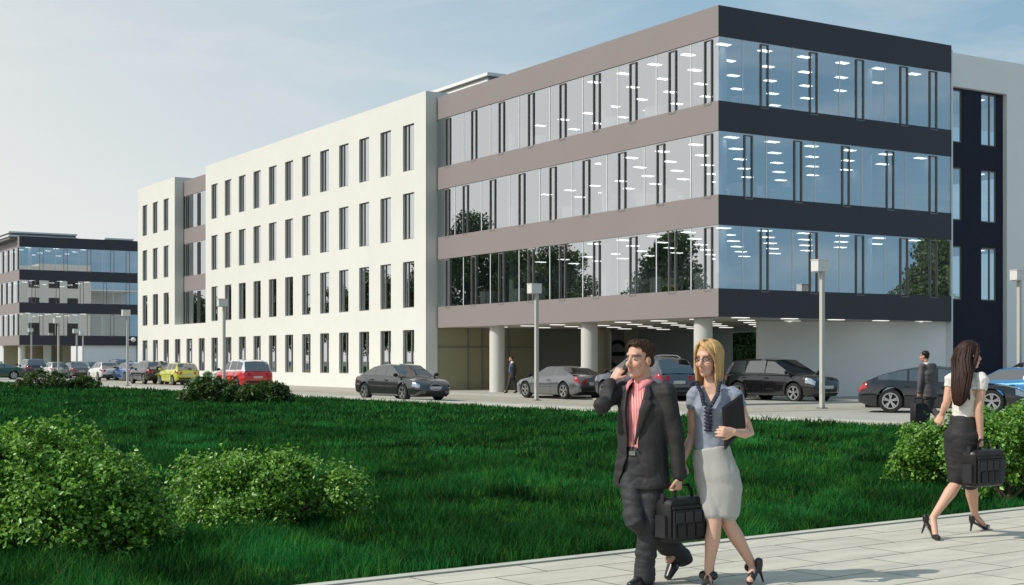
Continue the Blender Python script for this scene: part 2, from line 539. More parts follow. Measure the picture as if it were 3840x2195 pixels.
def facade(x, ys, zs, holes, depth=0.30, bare=()):
    """wall skin at x with rectangular holes and their reveals; holes are (y0, y1, z0, z1)"""
    m = MB()
    cut_ = list(holes) + list(bare)
    ye = sorted(set([ys[0], ys[1]] + [h for q in cut_ for h in q[:2]]))
    ze = sorted(set([zs[0], zs[1]] + [h for q in cut_ for h in q[2:]]))
    for i in range(len(ye) - 1):
        for j in range(len(ze) - 1):
            yc, zc = (ye[i] + ye[i + 1]) / 2, (ze[j] + ze[j + 1]) / 2
            if any(q[0] < yc < q[1] and q[2] < zc < q[3] for q in cut_): continue
            m.quad((x, ye[i], ze[j]), (x, ye[i + 1], ze[j]), (x, ye[i + 1], ze[j + 1]), (x, ye[i], ze[j + 1]))
    for (y0, y1, z0, z1) in holes:
        X = x + depth
        m.quad((x, y0, z0), (X, y0, z0), (X, y1, z0), (x, y1, z0))
        m.quad((x, y0, z1), (x, y1, z1), (X, y1, z1), (X, y0, z1))
        m.quad((x, y0, z0), (x, y0, z1), (X, y0, z1), (X, y0, z0))
        m.quad((x, y1, z0), (X, y1, z0), (X, y1, z1), (x, y1, z1))
    return m

def white_wing(b):
    rows = [(0.85, 3.20), (4.37, 6.80), (7.98, 10.41), (11.58, 14.02)]
    A0, A1, B0, B1, ZT = LU, 55.34, 62.15, 71.35, 15.48
    cols = [23.58 + 2.663 * k for k in range(18)]
    holes = []; wins = []
    for ci, c in enumerate(cols):
        y0, y1 = c, c + 1.27
        for ri, (z0, z1) in enumerate(rows):
            if ri > 0 and y1 > A1 and y0 < B0: continue
            holes.append((y0, y1, z0, z1)); wins.append((y0, y1, z0, z1, ci, ri))
    rec = (A1, B0, 4.29, ZT + 0.5)
    # front skin, then the recess cheeks, parapet, gable and end wall
    m = facade(-PR, (A0, B1), (0, ZT), holes, 0.30, [(A1, B0, 4.29, ZT)])
    m.quad((-PR, A1, 4.29), (0.05, A1, 4.29), (0.05, A1, ZT), (-PR, A1, ZT))
    m.quad((-PR, B0, 4.29), (0.05, B0, 4.29), (0.05, B0, ZT), (-PR, B0, ZT))
    m.quad((-PR, A1, 4.29), (-PR, B0, 4.29), (0.05, B0, 4.29), (0.05, A1, 4.29))
    m.quad((-PR, A0, 0), (-PR, A0, ZT), (0.05, A0, ZT), (0.05, A0, 0))
    XB = 1.3
    for (y0, y1) in ((A0, A1), (B0, B1)):
        m.quad((-PR, y0, ZT), (-PR, y1, ZT), (XB, y1, ZT), (XB, y0, ZT))
        m.quad((XB, y0, ZT), (XB, y1, ZT), (XB, y1, 14.95), (XB, y0, 14.95))
        for y in (y0, y1):
            if y != B1: m.quad((0.05, y, 14.95), (XB, y, 14.95), (XB, y, ZT), (0.05, y, ZT))
    m.quad((-PR, B1, 0), (13, B1, 0), (13, B1, 14.95), (-PR, B1, 14.95))
    m.quad((-PR, B1, 14.95), (XB, B1, 14.95), (XB, B1, ZT), (-PR, B1, ZT))
    m.quad((13, A0, 0), (13, B1, 0), (13, B1, 14.95), (13, A0, 14.95))
    MB().quad((0.31, A0, 14.93), (0.31, B1, 14.93), (13, B1, 14.93), (13, A0, 14.93)).build('roof', M['roof'], b)
    m.build('facade_wall', M['render'], b)
    for (y0, y1, z0, z1, ci, ri) in wins:
        punched_window(b, y0, y1, z0, z1, side=-1 if ri == 0 else 1)
    for z in (2.2, 5.8, 9.4, 13.0):                       # gable windows, mirrored in the far block
        for x in (11.6, 14.4, 17.0):
            g = MB().quad((x, B1 + 0.02, z - 1.1), (x + 1.5, B1 + 0.02, z - 1.1), (x + 1.5, B1 + 0.02, z + 1.1), (x, B1 + 0.02, z + 1.1)).build('window', M['innerdark'], b)
    MB().box(13.02, 20.4, B1 - 6, B1, 0, 15.3).build('gable_wall', M['render'], b)
    # rooms behind the windows
    for i, z in enumerate((3.55, 7.2, 10.8)):
        MB().box(0.10, 6.0, A0 + 0.1, B1 - 0.1, z - 0.1, z + 0.2).build('floor_slab', M['ceiling'], b)
    MB().box(6.0, 6.2, A0 + 0.1, B1 - 0.1, 0.1, 14.6).build('corridor_wall', M['inner'], b)
    # recess: bands and ribbon windows like the corner block
    for (z0, z1) in ZB[1:]:
        MB().box(0.06, 0.3, A1, B0, z0, z1).build('cladding_band', M['taupe'], b)
    for i, (z0, z1) in enumerate(ZG):
        gl = MB().quad((0.10, A1, z0), (0.10, B0, z0), (0.10, B0, z1), (0.10, A1, z1)).build('ribbon_window', M['glassR'], b)
        for y0 in (56.0, 58.6, 61.2):
            casement(gl, 'L', y0, y0 + 0.42, z0, z1 - 0.06, 0.03, 0.12)

def grey_wing(b):
    """the paler wing beyond the shaded front, with its navy recess"""
    f = 0.95; x0 = LV + 0.09; xi = 17.85
    m = MB()
    m.box(x0, 46, f, f + 0.7, 13.72, 15.2)
    m.box(xi, 46, f, f + 0.7, 0.05, 13.72)
    m.box(x0, 46, f + 0.7, 12.0, 14.6, 14.8)
    m.build('frame_wall', M['greywall'], b)
    n = f + 0.22
    rows = [(4.30, 6.70), (7.84, 10.20), (11.30, 13.66)]
    wx = [(13.6, 15.12), (16.38, 17.42)]
    holes = [(a0, a1, z0, z1) for (a0, a1) in wx for (z0, z1) in rows]
    mm = facade(n, (x0, xi), (0.05, 13.72), holes, 0.12)
    mm.v = [(p[1], p[0], p[2]) for p in mm.v]
    mm.build('navy_wall', M['navy'], b)
    for (a0, a1, z0, z1) in holes:
        g = MB().quad((a0, n + 0.08, z0), (a1, n + 0.08, z0), (a1, n + 0.08, z1), (a0, n + 0.08, z1)).build('window', M['glassR'], b)
        fr = MB()
        for (p0, p1, q0, q1) in ((a0, a0 + .06, z0, z1), (a1 - .06, a1, z0, z1), (a0 + .06, a1 - .06, z0, z0 + .06), (a0 + .06, a1 - .06, z1 - .06, z1), (a0 + (a1 - a0) * .55, a0 + (a1 - a0) * .55 + .08, z0 + .06, z1 - .06)):
            fr.box(p0, p1, n + 0.05, n + 0.11, q0, q1)
        fr.build('window_frame', M['greyframe'], g)
    for z in (4.1, 7.65, 11.1):
        MB().box(x0, 20.0, n + 0.2, 7.0, z - 0.2, z - 0.05).build('floor_slab', M['carpet'], b)
        MB().box(x0, 20.0, 7.0, 7.2, z - 0.05, z + 2.62).build('corridor_wall', M['inner'], b)
        MB().box(x0, 20.0, n + 0.2, 7.0, z + 2.62, z + 2.66).build('ceiling', M['ceiling'], b)
        for y in (2.6, 4.6):
            ceiling_lamp(b, 15.0, y, z + 2.62, 0.5, 0.2); ceiling_lamp(b, 17.6, y, z + 2.62, 0.5, 0.2)

def undercroft(b):
    """soffit, oblique wall, lobby front and back wall of the open ground floor"""
    MB().box(0.26, LV, 0.26, 25.0, 3.30, 3.42).box(LV, 22.0, 5.0, 25.0, 3.30, 3.42).build('soffit', M['soffit'], b)
    for (x, y) in [(1.9 + 2.6 * i, 0.9 + 2.6 * j) for i in range(5) for j in range(8)]:
        ceiling_lamp(b, x, y, 3.30, 0.34, 0.16, 'soffit_light')
    MB().prism([(5.6, 4.0), (13.0, 0.30), (13.0, 0.62), (5.75, 4.3)], 0.05, 3.28).build('screen_wall', M['greywall'], b)
    MB().box(13.0, LV, 0.30, 1.5, 0.05, 3.27).build('screen_wall', M['greywall'], b)
    # lobby front: tinted panels with dark joints
    g = MB().box(0.04, 6.0, 22.36, 22.5, 0.05, 3.29).build('lobby_front', M['olive'], b)
    fr = MB()
    for x in (1.9, 2.75, 4.4): fr.box(x - .025, x + .025, 22.30, 22.36, 0.05, 3.29)
    fr.box(0.04, 6.0, 22.31, 22.35, 2.28, 2.33)
    fr.build('glazing_bar', M['frame'], g)
    MB().box(3.55, 3.6, 22.22, 22.28, 0.9, 1.5).build('door_handle', M['frame'], g)
    MB().box(6.0, 21.14, 23.6, 23.9, 0.05, 3.29).build('lobby_wall', M['darkwall'], b)
    MB().lathe([(0.0, 0.05), (0.55, 0.05), (0.55, 3.28), (0.0, 3.28)], (9.11, 20.4, 0), n=32).build('column', M['olive'], b, 40)
    # the round blue letters on the lobby wall
    def letter(pts, wd):
        m = MB()
        for p, q in zip(pts[:-1], pts[1:]): m.bar(p, q, wd, 0.06, (0, 1, 0))
        return m
    cx, cz, r = 12.49, 1.97, 0.70
    arc = [(cx - r * math.cos(t) * 0.95, 23.55, cz + r * math.sin(t)) for t in [R(-140 + 10 * i) for i in range(29)]]
    lt = letter(arc, 0.20)
    lt.bar((cx - 0.68, 23.55, cz), (cx + 0.62, 23.55, cz), 0.22, 0.06, (0, 1, 0))
    lt.build('wall_letter', M['logo'], b)
    lt = MB().bar((cx + 1.05, 23.55, cz - .8), (cx + 1.05, 23.55, cz + .78), 0.2, 0.06, (0, 1, 0))
    lt.build('wall_letter', M['logo'], b)

def roof_louvre(b, x0, x1, y0, y1, ztop, n=5, name='roof_louvre'):
    m = MB()
    m.box(x0 + .12, x1 - .12, y0 + .12, y1, 14.9, ztop - .04)
    h = 0.17
    for k in range(n):
        z = ztop - k * 0.40
        m.prism([(x0, y0), (x1, y0), (x1, y1), (x0, y1)], z - h, z, 1)
    return m.build(name, [M['greyframe'], M['louvre']], b)

ob = empty('office_building', CORNER, ROT)
tag(ob, 'long four storey office building with taupe striped glass corner and white wing in the foreground', 'building')
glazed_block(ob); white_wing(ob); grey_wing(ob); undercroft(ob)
roof_louvre(ob, 3.0, 6.0, 22.2, 46, 16.83)

fb = empty('office_building', W(0.2, 116.9), ROT)
tag(fb, 'distant office block with dark shaded bands and pale reflections behind the parked cars at left', 'building')
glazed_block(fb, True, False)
MB().box(0.26, LV, 0.26, 12, 3.30, 3.42).build('soffit', M['soffit'], fb)
MB().box(7.0, LV - 0.1, 0.3, 0.6, 0.05, 3.28).build('screen_wall', M['greywall'], fb)
MB().box(0.3, 7.0, 9.0, 9.3, 0.05, 3.28).build('lobby_front', M['olive'], fb)
MB().box(3.2, 3.9, 2.0, 2.7, 0.05, 3.28).build('column', M['concrete'], fb)
MB().box(5.3, 6.2, 2.5, 3.2, 0.05, 3.28).build('column', M['olive'], fb)
roof_louvre(fb, -0.9, 6.5, 1.0, 20, 15.75, 2)
roof_louvre(fb, 9.6, 12.9, 1.0, 12, 15.5, 2)
# ------------------------------------------------------------ lamp posts
M['post'] = mat('lamp_post_paint', (0.50, 0.49, 0.45), 0.5, var=0.04)
M['lampbox'] = mat('lamp_head_paint', (0.72, 0.71, 0.68), 0.45)
M['lens'] = mat('lamp_lens', (0.55, 0.56, 0.55), 0.3)
def lamp_post(x, d, ztop, label, rz=ROT, ball=False):
    base = pix(x, 0, d); base.z = 0
    t = empty('street_lamp', base, rz)
    tag(t, label, 'street lamp', 'square headed street lamps along the parking road')
    zb = ztop - 0.36
    MB().box(-0.065, 0.065, -0.065, 0.065, 0.03, zb).build('pole', M['post'], t)
    MB().box(-0.14, 0.14, -0.14, 0.14, -0.02, 0.03).build('base_plate', M['greyframe'], t)
    MB().box(-0.066, -0.058, -0.05, 0.05, 0.5, 0.85).box(-0.074, -0.062, -0.046, 0.046, 0.51, 0.84).build('service_hatch', M['post'], t)
    # the head: a box on the post, cantilevered towards the road
    h = MB().box(-0.34, 0.14, -0.17, 0.17, zb, ztop).build('lamp_head', M['lampbox'], t)
    MB().box(-0.31, -0.10, -0.14, 0.14, zb - 0.03, zb - 0.004).build('lens', M['lens'], h)
    MB().box(-0.355, 0.155, -0.185, 0.185, ztop + 0.003, ztop + 0.03).build('cap', M['lampbox'], h)
    if ball:
        MB().bar((0.06, 0, 2.9), (0.28, -0.1, 2.95), 0.05, 0.05).ball((0.34, -0.13, 2.92), 0.15).build('camera_dome', M['lampbox'], t, 40)
    return t
lamp_post(3083, 46.7, 4.92, 'pale street lamp in front of the plain grey wall and black four wheel drive')
lamp_post(2012, 56.1, 4.64, 'pale street lamp in front of the grey coupe and the entrance')
lamp_post(840, 73.0, 4.78, 'square headed street lamp standing in front of the red car and white wing')
lamp_post(478, 89.0, 4.78, 'grey street lamp with a small white ball camera halfway up', ball=True)
lamp_post(311, 150.0, 4.75, 'thin far street lamp behind the dark silver saloon, right one of the pair')
lamp_post(288, 128.0, 4.45, 'thin far street lamp over the dark silver saloon, left one of the pair')
lamp_post(219, 107.0, 4.80, 'far street lamp rising behind the dark bush on the lawn edge')
lamp_post(118, 145.0, 4.90, 'far street lamp beside the navy four wheel drive')
lamp_post(3822, 54.0, 5.05, 'pale street lamp at the right edge, rising behind the dark sports saloon')

# ------------------------------------------------------------ foliage
def leaf_mat(name, c0, c1, trans=0.35, rough=0.45):
    m = bpy.data.materials.new(name); m.use_nodes = True
    t = m.node_tree; b = t.nodes['Principled BSDF']
    g = t.nodes.new('ShaderNodeNewGeometry')
    r = t.nodes.new('ShaderNodeValToRGB')
    r.color_ramp.elements[0].color = (*c0, 1); r.color_ramp.elements[1].color = (*c1, 1)
    t.links.new(g.outputs['Random Per Island'], r.inputs['Fac'])
    t.links.new(r.outputs['Color'], b.inputs['Base Color'])
    b.inputs['Roughness'].default_value = rough
    tl = t.nodes.new('ShaderNodeBsdfTranslucent')
    t.links.new(r.outputs['Color'], tl.inputs['Color'])
    ms = t.nodes.new('ShaderNodeMixShader'); ms.inputs['Fac'].default_value = trans
    t.links.new(b.outputs[0], ms.inputs[1]); t.links.new(tl.outputs[0], ms.inputs[2])
    t.links.new(ms.outputs[0], t.nodes['Material Output'].inputs['Surface'])
    return m
M['leaf_near'] = leaf_mat('bush_leaf', (0.040, 0.150, 0.018), (0.29, 0.54, 0.075), 0.35, 0.33)
M['leaf_far'] = leaf_mat('dark_bush_leaf', (0.03, 0.075, 0.012), (0.09, 0.17, 0.03))
M['leaf_tree'] = leaf_mat('tree_leaf', (0.020, 0.050, 0.008), (0.10, 0.17, 0.022))
M['bark'] = mat('bark', (0.09, 0.065, 0.045), 0.9, var=0.3, vscale=8)
def grass_mat():
    m = leaf_mat('grass_blade', (0.004, 0.042, 0.007), (0.036, 0.185, 0.030), 0.25, 0.7)
    t = m.node_tree
    ramp = [n for n in t.nodes if n.type == 'VALTORGB'][0]
    c = t.nodes.new('ShaderNodeTexCoord')
    mixes = []
    src = ramp.outputs['Color']
    for (sc, lo, hi, col) in ((0.45, .50, .64, (0.030, 0.24, 0.050)), (0.7, .50, .62, (0.003, 0.022, 0.004)), (2.6, .54, .68, (0.07, 0.24, 0.025)), (0.22, .48, .64, (0.010, 0.075, 0.014))):
        n = t.nodes.new('ShaderNodeTexNoise'); n.inputs['Scale'].default_value = sc; n.inputs['Detail'].default_value = 4
        mpn = t.nodes.new('ShaderNodeMapping'); mpn.inputs['Location'].default_value = (sc * 7, sc * 3, 0); mpn.inputs['Scale'].default_value = (1, 1, 0.2)
        r = t.nodes.new('ShaderNodeMapRange'); r.inputs['From Min'].default_value = lo; r.inputs['From Max'].default_value = hi; r.inputs['To Max'].default_value = .95
        mx_ = t.nodes.new('ShaderNodeMix'); mx_.data_type = 'RGBA'; mx_.inputs['B'].default_value = (*col, 1)
        t.links.new(c.outputs['Object'], mpn.inputs['Vector']); t.links.new(mpn.outputs['Vector'], n.inputs['Vector'])
        t.links.new(n.outputs['Fac'], r.inputs['Value']); t.links.new(r.outputs['Result'], mx_.inputs['Factor']); t.links.new(src, mx_.inputs['A'])
        src = mx_.outputs['Result']
    for n in t.nodes:
        if n.type == 'BSDF_PRINCIPLED': t.links.new(src, n.inputs['Base Color']); n.inputs['Specular IOR Level'].default_value = 0.10
        if n.type == 'BSDF_TRANSLUCENT': t.links.new(src, n.inputs['Color'])
    return m
M['grass'] = grass_mat()
M['drygrass'] = leaf_mat('dry_grass_blade', (0.10, 0.06, 0.015), (0.26, 0.13, 0.03), 0.2, 0.7)

def fast_mesh(name, verts, faces, m, parent=None, smooth=False):
    """verts (n,3) and faces (k,3 or 4) as numpy arrays"""
    me = bpy.data.meshes.new(name)
    nv, (nf, s) = len(verts), faces.shape
    me.vertices.add(nv); me.vertices.foreach_set('co', verts.astype(np.float32).ravel())
    me.loops.add(nf * s); me.loops.foreach_set('vertex_index', faces.astype(np.int32).ravel())
    me.polygons.add(nf); me.polygons.foreach_set('loop_start', np.arange(0, nf * s, s, dtype=np.int32))
    me.update(calc_edges=True)
    me.materials.append(m)
    o = bpy.data.objects.new(name, me); COL.objects.link(o); o.parent = parent
    return o

def leaves(P, Nrm, size, g):
    """one folded leaf per point, lying roughly across the given outward directions"""
    n = len(P)
    Nrm = Nrm + g.normal(0, 0.75, (n, 3)); Nrm /= np.linalg.norm(Nrm, axis=1)[:, None]
    t = np.cross(Nrm, g.normal(0, 1, (n, 3))); t /= np.linalg.norm(t, axis=1)[:, None]
    s = np.cross(Nrm, t)
    L_ = (size * g.uniform(0.6, 1.3, n))[:, None]; Wd = L_ * g.uniform(0.28, 0.42, n)[:, None]
    a = P - t * L_ * 0.5; b = P + t * L_ * 0.5 - Nrm * L_ * 0.15; m = P + Nrm * 0
    c = m + s * Wd + Nrm * Wd * 0.45; d = m - s * Wd + Nrm * Wd * 0.45
    V_ = np.stack([a, c, b, d], 1).reshape(-1, 3)
    i = np.arange(n)[:, None] * 4
    Fs = np.concatenate([i + np.array([[0, 1, 2]]), i + np.array([[0, 2, 3]])], 1).reshape(-1, 3)
    return V_, Fs

def lobes_points(lobes, count, g, inner=0.55):
    """points in the outer shell of a heap of ellipsoids (cx,cy,cz,rx,ry,rz), with clumps and gaps"""
    vol = np.array([l[3] * l[4] + l[4] * l[5] for l in lobes]); vol /= vol.sum()
    P = []; Nn = []
    for l, w_ in zip(lobes, vol):
        k = int(count * w_)
        d = g.normal(0, 1, (k, 3)); d /= np.linalg.norm(d, axis=1)[:, None]
        ph = g.uniform(0, 6.28, 6)
        lump = 1 + 0.10 * np.sin(d[:, 0] * 7 + ph[0]) * np.sin(d[:, 2] * 6 + ph[1]) + 0.08 * np.sin(d[:, 1] * 11 + ph[2]) * np.sin(d[:, 0] * 9 + ph[3])
        lump += 0.05 * np.sin(d[:, 2] * 17 + ph[4]) * np.sin(d[:, 1] * 19 + ph[5])
        r = (inner + (1 - inner) * g.uniform(0, 1, k) ** 0.45) * lump
        r *= np.where(g.uniform(0, 1, k) < 0.06, g.uniform(1.03, 1.18, k), 1)
        P.append(np.array(l[:3]) + d * r[:, None] * np.array(l[3:])); Nn.append(d)
    return np.concatenate(P), np.concatenate(Nn)

def sprays(lobes, count, g, cr=0.13):
    """leaf clumps standing out of a heap of ellipsoids, with dark gaps between them"""
    vol = np.array([l[3] * l[4] + l[4] * l[5] + l[3] * l[5] for l in lobes]); vol /= vol.sum()
    nc = max(30, int(count / 100)); P = []; Nn = []
    for l, w_ in zip(lobes, vol):
        for _ in range(max(3, int(nc * w_))):
            d = g.normal(0, 1, 3); d /= np.linalg.norm(d)
            if d[2] < -.55: d[2] *= -1
            c = np.array(l[:3]) + d * np.array(l[3:]) * g.uniform(.70, 1.14)
            k = int(70 * g.uniform(.5, 1.5)); r_ = cr * g.uniform(.5, 1.1)
            q = g.normal(0, 1, (k, 3)) * np.array([1, 1, .62]) * r_ * .62
            q[:, 2] -= (q[:, 0] ** 2 + q[:, 1] ** 2) / (r_ * 2.2)
            P.append(c + q); Nn.append(np.tile(d * .45 + np.array([-.25, -.15, .8]), (k, 1)))
        k = int(count * w_ * .12)
        d = g.normal(0, 1, (k, 3)); d /= np.linalg.norm(d, axis=1)[:, None]
        P.append(np.array(l[:3]) + d * np.array(l[3:]) * g.uniform(.3, .62, k)[:, None]); Nn.append(d)
    return np.concatenate(P), np.concatenate(Nn)

def bush(label, base, lobes, count, size, m, seed, group, cr=0.13):
    g = np.random.default_rng(seed)
    t = empty('bush', base)
    tag(t, label, 'bush', group)
    P, Nn = sprays(lobes, count, g, cr)
    keep = P[:, 2] > 0.02
    Vv, Ff = leaves(P[keep], Nn[keep], size, g)
    fast_mesh('foliage', Vv, Ff, m, t)
    st = MB()
    for k in range(9):
        l = lobes[k % len(lobes)]
        e = Vector((l[0] + g.uniform(-.5, .5) * l[3], l[1] + g.uniform(-.5, .5) * l[4], l[2] + 0.3 * l[5]))
        st.tube([(g.uniform(-.1, .1), g.uniform(-.1, .1), 0), (e.x * .5, e.y * .5, e.z * .4), e], [.022, .016, .006], 6)
    st.build('stem', M['bark'], t)
    return t

G1 = 'bushes on the lawn'
def gp(x, y):
    d = CAM_H * FPX / (y - YHP)
    p = pix(x, y, d); p.z = 0
    return p
# big bush, lower left
c = pix(230, 0, 11.6); c.z = 0
bush('large bright green bush in the lower left corner of the lawn, the biggest one', c,
     [(-.12, 0, .50, .62, .60, .58), (.28, .05, .42, .42, .5, .46), (-.55, .1, .42, .5, .55, .5), (.05, -.3, .30, .5, .4, .34), (.0, .1, .76, .34, .36, .28), (-.35, .05, .70, .3, .3, .28), (.74, -.05, .16, .24, .26, .18), (-.75, 0, .6, .35, .4, .5), (.42, -.12, .22, .34, .3, .25), (.62, .05, .28, .28, .3, .3)],
     30000, 0.046, M['leaf_near'], 3, G1)
c = pix(960, 0, 13.4); c.z = 0
bush('low bright green bush to the right of the biggest bush, lower left', c,
     [(.0, 0, .36, .55, .5, .40), (-.5, .1, .34, .42, .45, .36), (.5, .05, .30, .46, .4, .34), (.15, .1, .48, .36, .35, .25), (.80, 0, .38, .26, .26, .18), (-.1, -.3, .2, .5, .3, .24)],
     19000, 0.044, M['leaf_near'], 5, G1)
c = pix(3590, 0, 17.5); c.z = 0
bush('light green bush to the left of the dark haired woman', c,
     [(-.25, .2, .42, .5, .45, .44), (.2, 0, .48, .48, .45, .46), (.6, .1, .5, .5, .45, .5), (-.5, 0, .26, .3, .3, .26)],
     15000, 0.052, M['leaf_near'], 7, G1)
c = pix(3780, 0, 16.0); c.z = 0
bush('tall light green bush at the right edge behind the briefcase', c,
     [(.0, 0, .45, .55, .5, .5), (.1, .1, .70, .42, .42, .38), (-.35, 0, .55, .4, .4, .40), (.5, .1, .68, .5, .45, .45)],
     16000, 0.050, M['leaf_near'], 8, G1)
G2 = 'dark bushes at the far edge of the lawn'
def far_bush(x, d, wd, h, label, seed):
    c = pix(x, 0, d); c.z = 0
    bush(label, c, [(0, 0, h * .45, wd * .36, wd * .3, h * .5), (-wd * .28, 0, h * .34, wd * .27, wd * .27, h * .40), (wd * .28, .1, h * .36, wd * .26, wd * .27, h * .42), (-wd * .42, 0, h * .2, wd * .14, wd * .2, h * .25), (wd * .42, 0, h * .22, wd * .13, wd * .2, h * .25)],
         5200, 0.12, M['leaf_far'], seed, G2, .20)
far_bush(795, 53.5, 2.25, 1.02, 'dark green bush in front of the yellow hatchback and the lamp post', 11)
far_bush(990, 53.0, 1.75, 0.92, 'dark green bush hiding the lower half of the red car', 12)
far_bush(160, 79.5, 2.9, 1.15, 'dark rounded bush in front of the far parked cars, at the left edge', 13)
far_bush(312, 80.0, 1.6, 0.72, 'small low bush in front of the white hatchback far left', 14)

M['leaf_pale'] = leaf_mat('pale_shrub_leaf', (0.24, 0.34, 0.16), (0.42, 0.50, 0.32), 0.4)
c = pix(772, 0, 55.5); c.z = 0
bush('pale feathery shrub between the dark bushes, in front of the white wing', c, [(0, 0, .75, .42, .35, .40), (.3, 0, .7, .3, .3, .35), (-.3, 0, .68, .3, .3, .33)], 2600, .09, M['leaf_pale'], 15, G2, .16)
# ------------------------------------------------------------ trees
def make_tree(name, h, r, seed, label, group, nl=15000, size=0.30):
    g = np.random.default_rng(seed)
    t = empty(name)
    tag(t, label, 'tree', group)
    tr = MB()
    tr.tube([(0, 0, -.1), (.05, .03, h * .25), (-.05, .06, h * .5), (.02, 0, h * .86)], [h * .022, h * .017, h * .011, h * .003], 10)
    lobes = []
    for k in range(11):
        a = k * 2.4 + g.uniform(-.4, .4); z = h * (0.30 + 0.058 * k); rr = r * (0.62 if k < 7 else 0.35) * g.uniform(.75, 1.05)
        e = Vector((math.cos(a) * rr, math.sin(a) * rr, z))
        tr.tube([(0, 0, z * .62), e * .55 + Vector((0, 0, z * .42)), e], [h * .009, h * .006, h * .002], 7)
        s = r * g.uniform(.34, .50) * (1 if k < 8 else .8)
        lobes.append((e.x, e.y, e.z, s, s, s * .82))
    lobes.append((0, 0, h * .62, r * .55, r * .55, h * .22)); lobes.append((0, 0, h * .86, r * .34, r * .34, h * .12))
    tr.build('trunk', M['bark'], t, 60)
    P, Nn = lobes_points(lobes, nl, g, 0.35)
    Vv, Ff = leaves(P, Nn, size, g)
    fast_mesh('crown', Vv, Ff, M['leaf_tree'], t)
    return t
GT = 'trees beside the lawn, mirrored in the windows'
tA = make_tree('tree', 12.0, 4.6, 21, 'broad tree mirrored in the lowest windows near the street corner', GT)
tA.location = W(-35, 47.5)
tB = make_tree('tree', 17.0, 5.2, 22, 'tall tree mirrored in the middle storey windows next to the white wing', GT)
tB.location = W(-35, 79.5)
def again(src, v, u, s, rz, label):
    o = copy_tree(src); o.location = W(v, u); o.scale = (s, s, s); o.rotation_euler.z = rz; o['label'] = label
    return o
again(tA, -36, 70, 1.02, 1.2, 'round tree mirrored in the lowest storey left of the street lamp')
again(tB, -35, 63, .74, 2.0, 'loose tree mirrored in the lowest storey right of the street lamp')
again(tB, -37, 75, .80, 3.3, 'broad tree mirrored in the lowest storey beside the white wing')
again(tA, -34, 66, .86, 4.0, 'tree mirrored in the middle of the lowest storey, sunny front')
again(tA, -34, 40.5, .55, .4, 'small tree beside the lawn, mirrored at the corner edge of the lowest storey')
for i, (u, s) in enumerate(((92, .95), (103, 1.0), (116, .92), (130, 1.12), (141, 1.25), (152, 1.05), (166, 1.0), (182, 1.1))):
    again(tA if i % 2 else tB, -37 - (i % 3), u, s * (1.0 if i % 2 else .72), i * 1.3, 'distant tree in the row mirrored in the windows of the white wing')
again(tA, 36.5, -21, .82, .3, 'sunlit tree mirrored at the right end of the lowest storey, shaded front')
o = again(tA, 0, 0, .60, .9, 'leafy green tree seen through the open ground floor behind the white column'); o.location = pix(2805, 0, 90); o.location.z = -2.2
o = again(tB, 0, 0, .5, 2.9, 'leafy green tree seen beyond the open ground floor, behind the other one'); o.location = pix(2770, 0, 94); o.location.z = -2.4

# ------------------------------------------------------------ grass
def grass(name, zones, m, label=None):
    Vs = []; Fs = []; base = 0
    for (d0, d1, x0, x1, n, hh, wd) in zones:
        g = np.random.default_rng(int(d0 * 10) + n)
        y = np.sqrt(g.uniform(d0 ** 2, d1 ** 2, n))
        x = g.uniform(x0, x1, n) * y
        P = np.stack([x, y, np.full(n, -0.02)], 1)
        inside = ((P[:, :2] - np.array([P0.x, P0.y])) @ np.array([PN.x, PN.y])) < -0.01
        rel = P[:, :2] - np.array([CORNER.x, CORNER.y])
        vv = rel @ np.array([DV.x, DV.y]); uu = rel @ np.array([DU.x, DU.y])
        inside &= vv < -9.03 - 0.0366 * (uu + 15.7)
        P = P[inside]; n = len(P)
        # tussocks: height follows two slow waves
        wv = 1 + 0.45 * np.sin(P[:, 0] * 2.1 + 1.3 * np.sin(P[:, 1] * 1.1)) * np.sin(P[:, 1] * 1.7) + 0.25 * np.sin(P[:, 0] * 5.3 + P[:, 1] * 3.1)
        H = hh * g.uniform(0.4, 1.4, n) * wv
        a = g.uniform(0, 2 * np.pi, n); lean = g.uniform(0.1, 0.75, n)
        s = np.stack([np.cos(a), np.sin(a), np.zeros(n)], 1) * (wd * g.uniform(.7, 1.3, n))[:, None]
        la = g.uniform(0, 2 * np.pi, n)
        dirn = np.stack([np.cos(la) * lean, np.sin(la) * lean, np.ones(n)], 1)
        tip = P + dirn * H[:, None]; mid = P + dirn * np.array([.35, .35, 1]) * (H * .5)[:, None]
        Vs.append(np.stack([P - s, P + s, mid + s * .7, mid - s * .7, tip], 1).reshape(-1, 3))
        i = np.arange(n)[:, None] * 5 + base
        Fs.append(np.concatenate([i + np.array([[0, 1, 2]]), i + np.array([[0, 2, 3]]), i + np.array([[3, 2, 4]])], 1).reshape(-1, 3))
        base += n * 5
    o = fast_mesh(name, np.concatenate(Vs), np.concatenate(Fs), m)
    return tag(o, label, 'grass', kind='stuff')
grass('grass', [(8.5, 14, -.48, .42, 100000, .13, .0042), (14, 22, -.46, .42, 130000, .12, .0055), (22, 36, -.44, .44, 110000, .10, .010), (36, 60, -.44, .40, 70000, .10, .018), (60, 112, -.44, .1, 45000, .11, .035)], M['grass'], 'short dark green lawn grass between the path and the parking road')
grass('dry_grass', [(8.8, 17, -.46, .40, 1500, .13, .003), (17, 30, -.44, .42, 1200, .11, .005)], M['drygrass'], 'a few brown dry blades standing in the lawn')
